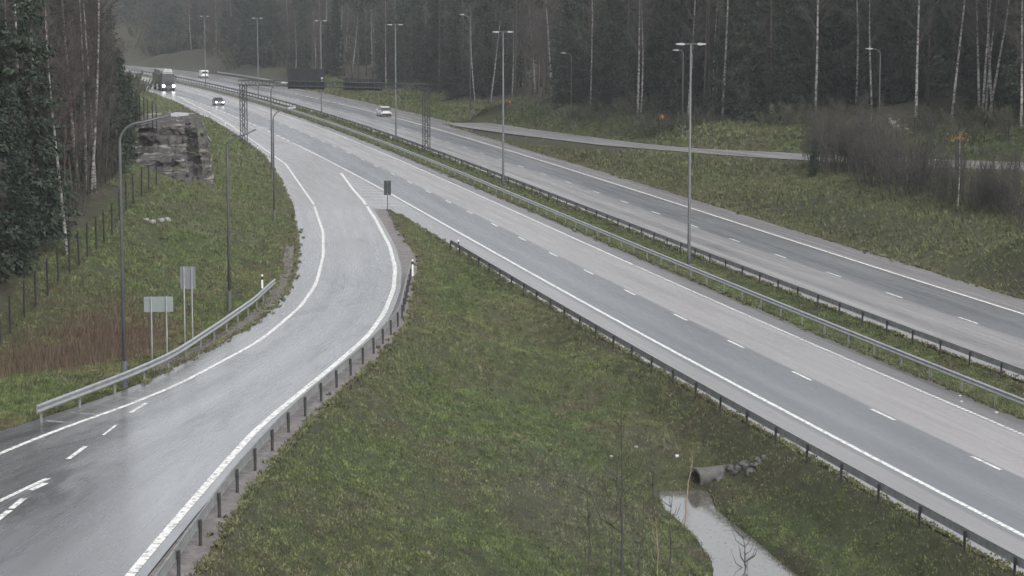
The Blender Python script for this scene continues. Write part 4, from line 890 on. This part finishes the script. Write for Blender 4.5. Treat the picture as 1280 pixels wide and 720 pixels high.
THI = [shrub('bare_shrub', 4.8, 2.6, 9, 560, 400 + k, 'twig', .013, size=.6) for k in range(4)]
LOW = [shrub('low_shrub', 2.0, 2.6, 10, 1100, 420 + k, 'bushleaf', .030, size=.32) for k in range(3)]
protos_used = set()
def place(protos, k, loc, rz, s, label, cat, group, tilt=(0, 0)):
    p = protos[k % len(protos)]; o = p if id(p) not in protos_used else copy_tree(p); protos_used.add(id(p))
    o.location = loc; o.rotation_euler = (tilt[0], tilt[1], rz); o.scale = (s, s, s); return tag(o, label, cat, group)
def clear(x, y, g=1.5): return True

# prominent birches read off the photograph: base, position at row 0, description
PB = [((1019,147), 1022, 1.2, 'straight white birch alone before the dark spruces, with pale boulders below'), ((903,150), 893, 1.1, 'forked white birch just right of the nearest median lamp'), ((860,152), 846, 1.0, 'thin birch with a bowed foot just left of the nearest median lamp'),
      ((797,147), 793, 1.0, 'birch with a side fork left of the orange round sign'), ((801,147), 799, .9, 'slim birch touching the forked one left of the round sign'), ((738,139), 737, .9, 'slim birch standing between two masses of dark spruce'),
      ((1224,146), 1233, .95, 'leftmost stem of the cluster of tall birches at the right'), ((1228,147), 1238, .9, 'second stem from the left in the cluster of tall birches'), ((1232,145), 1243, .9, 'middle stem in the cluster of tall birches'), ((1236,147), 1250, 1.0, 'fourth stem from the left in the cluster of tall birches'), ((1240,145), 1257, .95, 'rightmost stem of the cluster of tall birches'),
      ((1145,152), 1145, 1.0, 'greyish birch midway between the thicket lamp and the birch cluster'), ((1070,135), 1071, 1.0, 'birch left of the lamp that stands behind the thicket'), ((1090,136), 1088, .8, 'slim birch right beside the lamp behind the thicket'), ((1276,164), 1282, .9, 'birch at the right border of the photograph'),
      ((613,131), 590, .8, 'leaning thin birch just left of the second median lamp'), ((594,129), 582, .8, 'thin birch right of the tall pale pole at the ramp fork')]
FP = []
for k, (b_, xt, s, lab) in enumerate(PB):
    x, y, z = on_ground(*b_); FP.append((x, y)); place(BIR, k, (x, y, z), random.uniform(0, 6), s, lab, 'birch tree', 'white birches at the right forest edge', (0, math.atan((xt - b_[0]) / b_[1])))
PL = [((52,262), 47, 1.05, 'thick white birch at the upper left rising through the dark trees'), ((84,322), 68, .75, 'slender white birch just behind the climbing black fence'), ((98,235), 76, .85, 'leaning pale birch right of the thick left birch'), ((108,240), 99, .8, 'first of three close birches left of the nearest ramp lamp'), ((114,242), 117, .8, 'second of three close birches left of the nearest ramp lamp'), ((119,240), 111, .75, 'third of three close birches left of the nearest ramp lamp'), ((66,250), 60, .8, 'pale birch between the thick birch and the leaning one'), ((10,240), 5, .85, 'birch near the left border of the photograph'), ((28,260), 22, .8, 'thin pale birch left of the thick white birch')]
for k, (b_, xt, s, lab) in enumerate(PL):
    x, y, z = on_ground(*b_); place(BIR, k + 1, (x, y, z), random.uniform(0, 6), s, lab, 'birch tree', 'birches on the left hillside', (0, math.atan((xt - b_[0]) / b_[1])))
# right forest: jittered rows behind the edge
cand = []
y = 190.0
while y < 700:
    off = 1.5
    while off < 62:
        xx = float(fr_x(y)) + off * (1.0 if y < 330 else 1.15) + rng.normal(0, 1.0); yy = y + rng.normal(0, 1.2) + (off * .35)
        if abs(xx) < .24 * yy + 12: cand.append((off + rng.normal(0, .5), xx, yy))
        off += 3.6 if off < 22 else 5.0
    y += 3.9 if y < 330 else 6.0
cand.sort(key=lambda c: c[0] + (c[2] - 190) * .03)
cz = terr(np.array([c[1] for c in cand]), np.array([c[2] for c in cand])); ns = nb = nr_ = npn = 0; rest = []
for (off, xx, yy), z in zip(cand, cz):
    if xx < far_right(yy) + 5: continue
    pxc = 640 + F * xx / yy
    if any(yy < by + 1.5 and abs(pxc - (640 + F * bx / by)) < 2.6 * F / yy for bx, by in FP): continue
    q = rng.random(); far = yy > 360
    if off < 4 and q < .45: pass
    if (not far and q < .66) or (far and q < .28):
        if ns < 165: place(SPR, int(rng.integers(0, 6 if off < 6 else 5)), (xx, yy, z), rng.uniform(0, 6.28), rng.uniform(.85, 1.12), 'dark spruce in the dense forest beyond the motorway', 'spruce tree', 'spruces in the forest beyond the motorway'); ns += 1
        else: rest.append((xx, yy, z))
    elif q < .76:
        if npn < 45: place(PIN, npn, (xx, yy, z), rng.uniform(0, 6.28), rng.uniform(.9, 1.1), 'bare-trunked pine in the forest beyond the motorway', 'pine tree', 'pines in the forest beyond the motorway'); npn += 1
    elif q < .88:
        if nb < 70 and off < 26: place(BIR, int(rng.integers(0, 4)), (xx, yy, z), rng.uniform(0, 6.28), rng.uniform(.7, 1.0), 'pale birch trunk among the trees beyond the motorway', 'birch tree', 'birches scattered in the forest beyond the motorway', (rng.normal(0, .03), rng.normal(0, .04))); nb += 1
    elif off < 40 and nr_ < 150: place(BARE, int(rng.integers(0, 4)), (xx, yy, z), rng.uniform(0, 6.28), rng.uniform(.8, 1.15), 'leafless brown tree in the forest beyond the motorway', 'bare tree', 'bare trees in the forest beyond the motorway', (rng.normal(0, .04), rng.normal(0, .05))); nr_ += 1
# left forest
cand = []; y = 100.0
while y < 560:
    off = 1.2
    while off < 46:
        xx = float(fl_x(y)) - off + rng.normal(0, .8); yy = y + rng.normal(0, 1.0)
        if abs(xx) < .24 * yy + 10 and yy > 95: cand.append((off, xx, yy))
        off += 3.2
    y += 3.3 if y < 240 else 6.5
cand.sort(key=lambda c: c[0] + c[2] * .02); cz = terr(np.array([c[1] for c in cand]), np.array([c[2] for c in cand])); nl = nlb = nll = 0
for k, (px, py, s_) in enumerate([(150,200,.52),(163,190,.42),(140,212,.55),(172,183,.34),(128,222,.58),(20,322,.5),(5,335,.55),(36,298,.5),(12,300,.6),(150,175,.5)]):
    x, y, z = on_ground(px, py); place(SPR, [3, 1, 5, 3][k % 4], (x, y, z), rng.uniform(0, 6), s_ * (1.3 if k % 4 == 2 else 1), 'dark spruce on the hillside left of the exit ramp', 'spruce tree', 'spruces on the left hillside')
for (off, xx, yy), z in zip(cand, cz):
    if xx > near_left(yy) - 3 and yy > GORE: continue
    q = rng.random()
    px_ = 640 + F * xx / yy
    if q < .58 and (off > 3.5 or yy > 200 or xx < -.195 * yy) and nl < 124: place(SPR, int(rng.integers(0, 6)), (xx, yy, z), rng.uniform(0, 6.28), rng.uniform(.6, .95), 'dark spruce on the hillside left of the exit ramp', 'spruce tree', 'spruces on the left hillside'); nl += 1
    elif q < .68 and off > 5 and nlb < 26: place(BIR, int(rng.integers(0, 4)), (xx, yy, z), rng.uniform(0, 6.28), rng.uniform(.6, .85), 'pale birch deeper in the left hillside wood', 'birch tree', 'birches deep in the left wood', (rng.normal(0, .03), rng.normal(0, .05))); nlb += 1
    elif q < .82 and nll < 62: place(BARE, int(rng.integers(0, 4)), (xx, yy, z), rng.uniform(0, 6.28), rng.uniform(.35, .8), 'leafless brown tree on the left hillside', 'bare tree', 'bare trees on the left hillside', (rng.normal(0, .05), rng.normal(0, .06))); nll += 1
# farther wood that closes the view: one mass
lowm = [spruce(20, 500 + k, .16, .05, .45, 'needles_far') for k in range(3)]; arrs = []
for m_ in lowm: a = np.empty(len(m_.vertices) * 3, np.float32); m_.vertices.foreach_get('co', a); arrs.append(a.reshape(-1, 3))
pts = list(rest[:160])
for k in range(760):
    yy = rng.uniform(430, 900); side = rng.random() < .5; xx = (float(fr_x(min(yy, 880))) + rng.uniform(30, 110)) if side else (float(fl_x(yy)) - rng.uniform(4, 60)) if yy < 680 else rng.uniform(-260, 60)
    if k >= 520: yy = rng.uniform(640, 800); xx = float(far_right(yy)) + rng.uniform(14, 90)
    elif yy > 620 and rng.random() < .75: yy = rng.uniform(700, 930); xx = rng.uniform(-260, 120)
    if abs(xx) < .26 * yy + 10 and (xx > float(far_right(yy)) + 6 or xx < float(near_left(yy)) - 6): pts.append((xx, yy, None))
zz = terr(np.array([p[0] for p in pts]), np.array([p[1] for p in pts])); VV = []
for (xx, yy, _), z in zip(pts, zz):
    a = arrs[int(rng.integers(0, 3))]; s = rng.uniform(.85, 1.25); t = rng.uniform(0, 6.28); R3 = np.array([[math.cos(t), -math.sin(t), 0], [math.sin(t), math.cos(t), 0], [0, 0, 1]]); VV.append(a @ R3.T * s + np.array([xx, yy, z]))
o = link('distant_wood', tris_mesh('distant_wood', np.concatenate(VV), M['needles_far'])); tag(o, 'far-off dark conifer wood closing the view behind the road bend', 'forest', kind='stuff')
# shrubs on the far slope above the bend
def shrubs(n, fn, protos, s0, s1, label, cat, group):
    for k in range(n):
        x, y = fn(k); z = t1(x, y); place(protos, int(rng.integers(0, len(protos))), (x, y, z), rng.uniform(0, 6.28), rng.uniform(s0, s1), label, cat, group)
def big(k): px = 1040 + 100 * ((k * .618) % 1) + rng.uniform(-6, 6); x, y, z = on_ground(px, np.interp(px, [1000, 1060, 1130, 1200], [207, 228, 250, 270]) - rng.uniform(2, 22)); return x, y
shrubs(24, big, THI, 1.0, 1.5, 'tall dark bare bush in the rounded clump at the left part of the thicket', 'shrub', 'tall bushes of the thicket clump')
def crest(k):
    px = 1012 + (k * 37 % 280) + rng.uniform(-4, 4); base = np.interp(px, [1000, 1060, 1130, 1200, 1290], [207, 228, 250, 270, 291]) - rng.uniform(1, 34); x, y, z = on_ground(px, base); return x, y
shrubs(62, crest, THI, .5, 1.05, 'bare dark shrub in the thicket on the crest of the right bank', 'shrub', 'thicket on the right bank crest')
def fedge(k):
    y = 200 + 130 * ((k * .618) % 1) ** 1.2; return float(fr_x(y)) - rng.uniform(-1, 3.5), y
shrubs(60, fedge, LOW, .6, 1.3, 'low olive shrub along the forest edge above the entry ramp', 'shrub', 'low shrubs along the right forest edge')
shrubs(30, fedge, THI, .4, .8, 'thin bare bush along the forest edge above the entry ramp', 'shrub', 'bare bushes along the right forest edge')
shrubs(45, lambda k: (float(fl_x(100 + 120 * ((k * .618) % 1))) - rng.uniform(.4, 5), 100 + 120 * ((k * .618) % 1)), THI, .4, .85, 'bare dark bush behind the climbing black fence', 'shrub', 'bushes behind the left fence')
shrubs(60, lambda k: (float(near_left(y_ := 430 + 150 * ((k * .618) % 1))) - rng.uniform(7, 14), y_), LOW, .9, 1.8, 'low brownish shrub beside the distant left verge', 'shrub', 'shrubs beside the distant left verge')
def hill(k):
    yy = rng.uniform(560, 760); return float(far_right(min(yy, 850))) + rng.uniform(5, 60), yy
shrubs(170, hill, LOW, 1.6, 3.4, 'bushy brownish tree on the far slope beyond the road bend', 'bush', 'bushy trees on the far slope')
x, y, z = on_ground(1018, 222); o = place([SPR[5]], 0, (x, y, z), 0, .30, 'small young spruce at the left end of the bare thicket', 'spruce tree', None)
if 'group' in o: del o['group']
# small birch with last yellow leaves
b, tips = trunk_mesh(6.2, .055, 801, 'birch', .12, 9, .35); yb = mk_tree('birch', b, 'birch', twigs(tips, 260, .5, .012, 802, 'twig')); r = np.random.default_rng(5); cc = np.array([0, 0, 5.7]) + r.normal(0, .42, (60, 3)) * np.array([1, 1, .5])
link('yellow_leaves', tris_mesh('yellow_leaves', spray(cc, np.tile([0, 0, .3], (60, 1)), .17, r), M['yellowleaf']), yb); x, y, z = on_ground(1197, 264); yb.location = (x, y, z); tag(yb, 'small white birch with a few yellow leaves at its top in the thicket', 'birch tree')
# saplings on the wedge
def sapling(base, h, tx, seed, label, mat='twig', r0=.034, br=5, bl=.16, cat='sapling', group=None):
    r = np.random.default_rng(seed); b = MB(); n = 7; x, y, z = on_ground(*base); lean = (tx - base[0]) / F * y
    p = [(lean * k / n + r.normal(0, .03), r.normal(0, .03), h * k / n - (.2 if k == 0 else 0)) for k in range(n + 1)]; b.tube(p, [r0 * (1 - .75 * k / n) for k in range(n + 1)], 5); o = empty('sapling', (x, y, z), 0, label, cat, group)
    if br:
        for k in range(br):
            i = int(r.integers(2, n)); a = r.uniform(0, 6.28); L = h * bl * r.uniform(.6, 1.5); q = np.array(p[i]); b.tube([q, q + np.array([math.cos(a) * L * .5, math.sin(a) * L * .5, L * .35]), q + np.array([math.cos(a) * L * .75, math.sin(a) * L * .75, L])], [r0 * .5, r0 * .35, .004], 4, False)
    b.build('stem', M[mat], o)
    return o
sapling((777,733), 6.3, 776, 1, 'tallest leafless sapling on the wedge, left of the ditch water', r0=.05, br=9)
sapling((771,640), 2.3, 770, 2, 'thin bare stem close behind the tallest sapling')
sapling((817,634), 2.0, 817, 3, 'dark bushy sapling at the near end of the ditch water', br=14, bl=.22)
sapling((855,657), 3.0, 866, 4, 'pale dry stalk leaning across the culvert mouth', 'deadwood', .035, 2, .05)
sapling((932,733), 2.1, 929, 5, 'small branching sapling rising in front of the ditch water', br=16, bl=.3)
sapling((739,728), 3.7, 732, 6, 'leaning bare sapling left of the tallest one')
sapling((765,733), 2.4, 764, 7, 'short bare stem just left of the tallest sapling')
sapling((800,730), 3.0, 804, 8, 'bare sapling just right of the tallest one')
sapling((836,728), 3.1, 839, 9, 'bare sapling beside the left bank of the water', br=8)
sapling((823,728), 2.3, 820, 10, 'reddish-brown branching sapling in front of the left bank', 'deadwood', .02, 10, .2)

# ------------------------------------------------------------------ haze
b = MB(); b.box((0, 480, 45), (900, 1060, 102)); hz = b.build('haze', M['paint']); hz.data.materials.clear()
hm = bpy.data.materials.new('haze_air'); hm.use_nodes = True; hn = hm.node_tree.nodes; hn.clear(); out = hn.new('ShaderNodeOutputMaterial'); pv = hn.new('ShaderNodeVolumePrincipled')
pv.inputs['Color'].default_value = (.85, .88, .92, 1); pv.inputs['Density'].default_value = 0.00019; hm.node_tree.links.new(pv.outputs[0], out.inputs['Volume']); hz.data.materials.append(hm); tag(hz, kind='stuff')
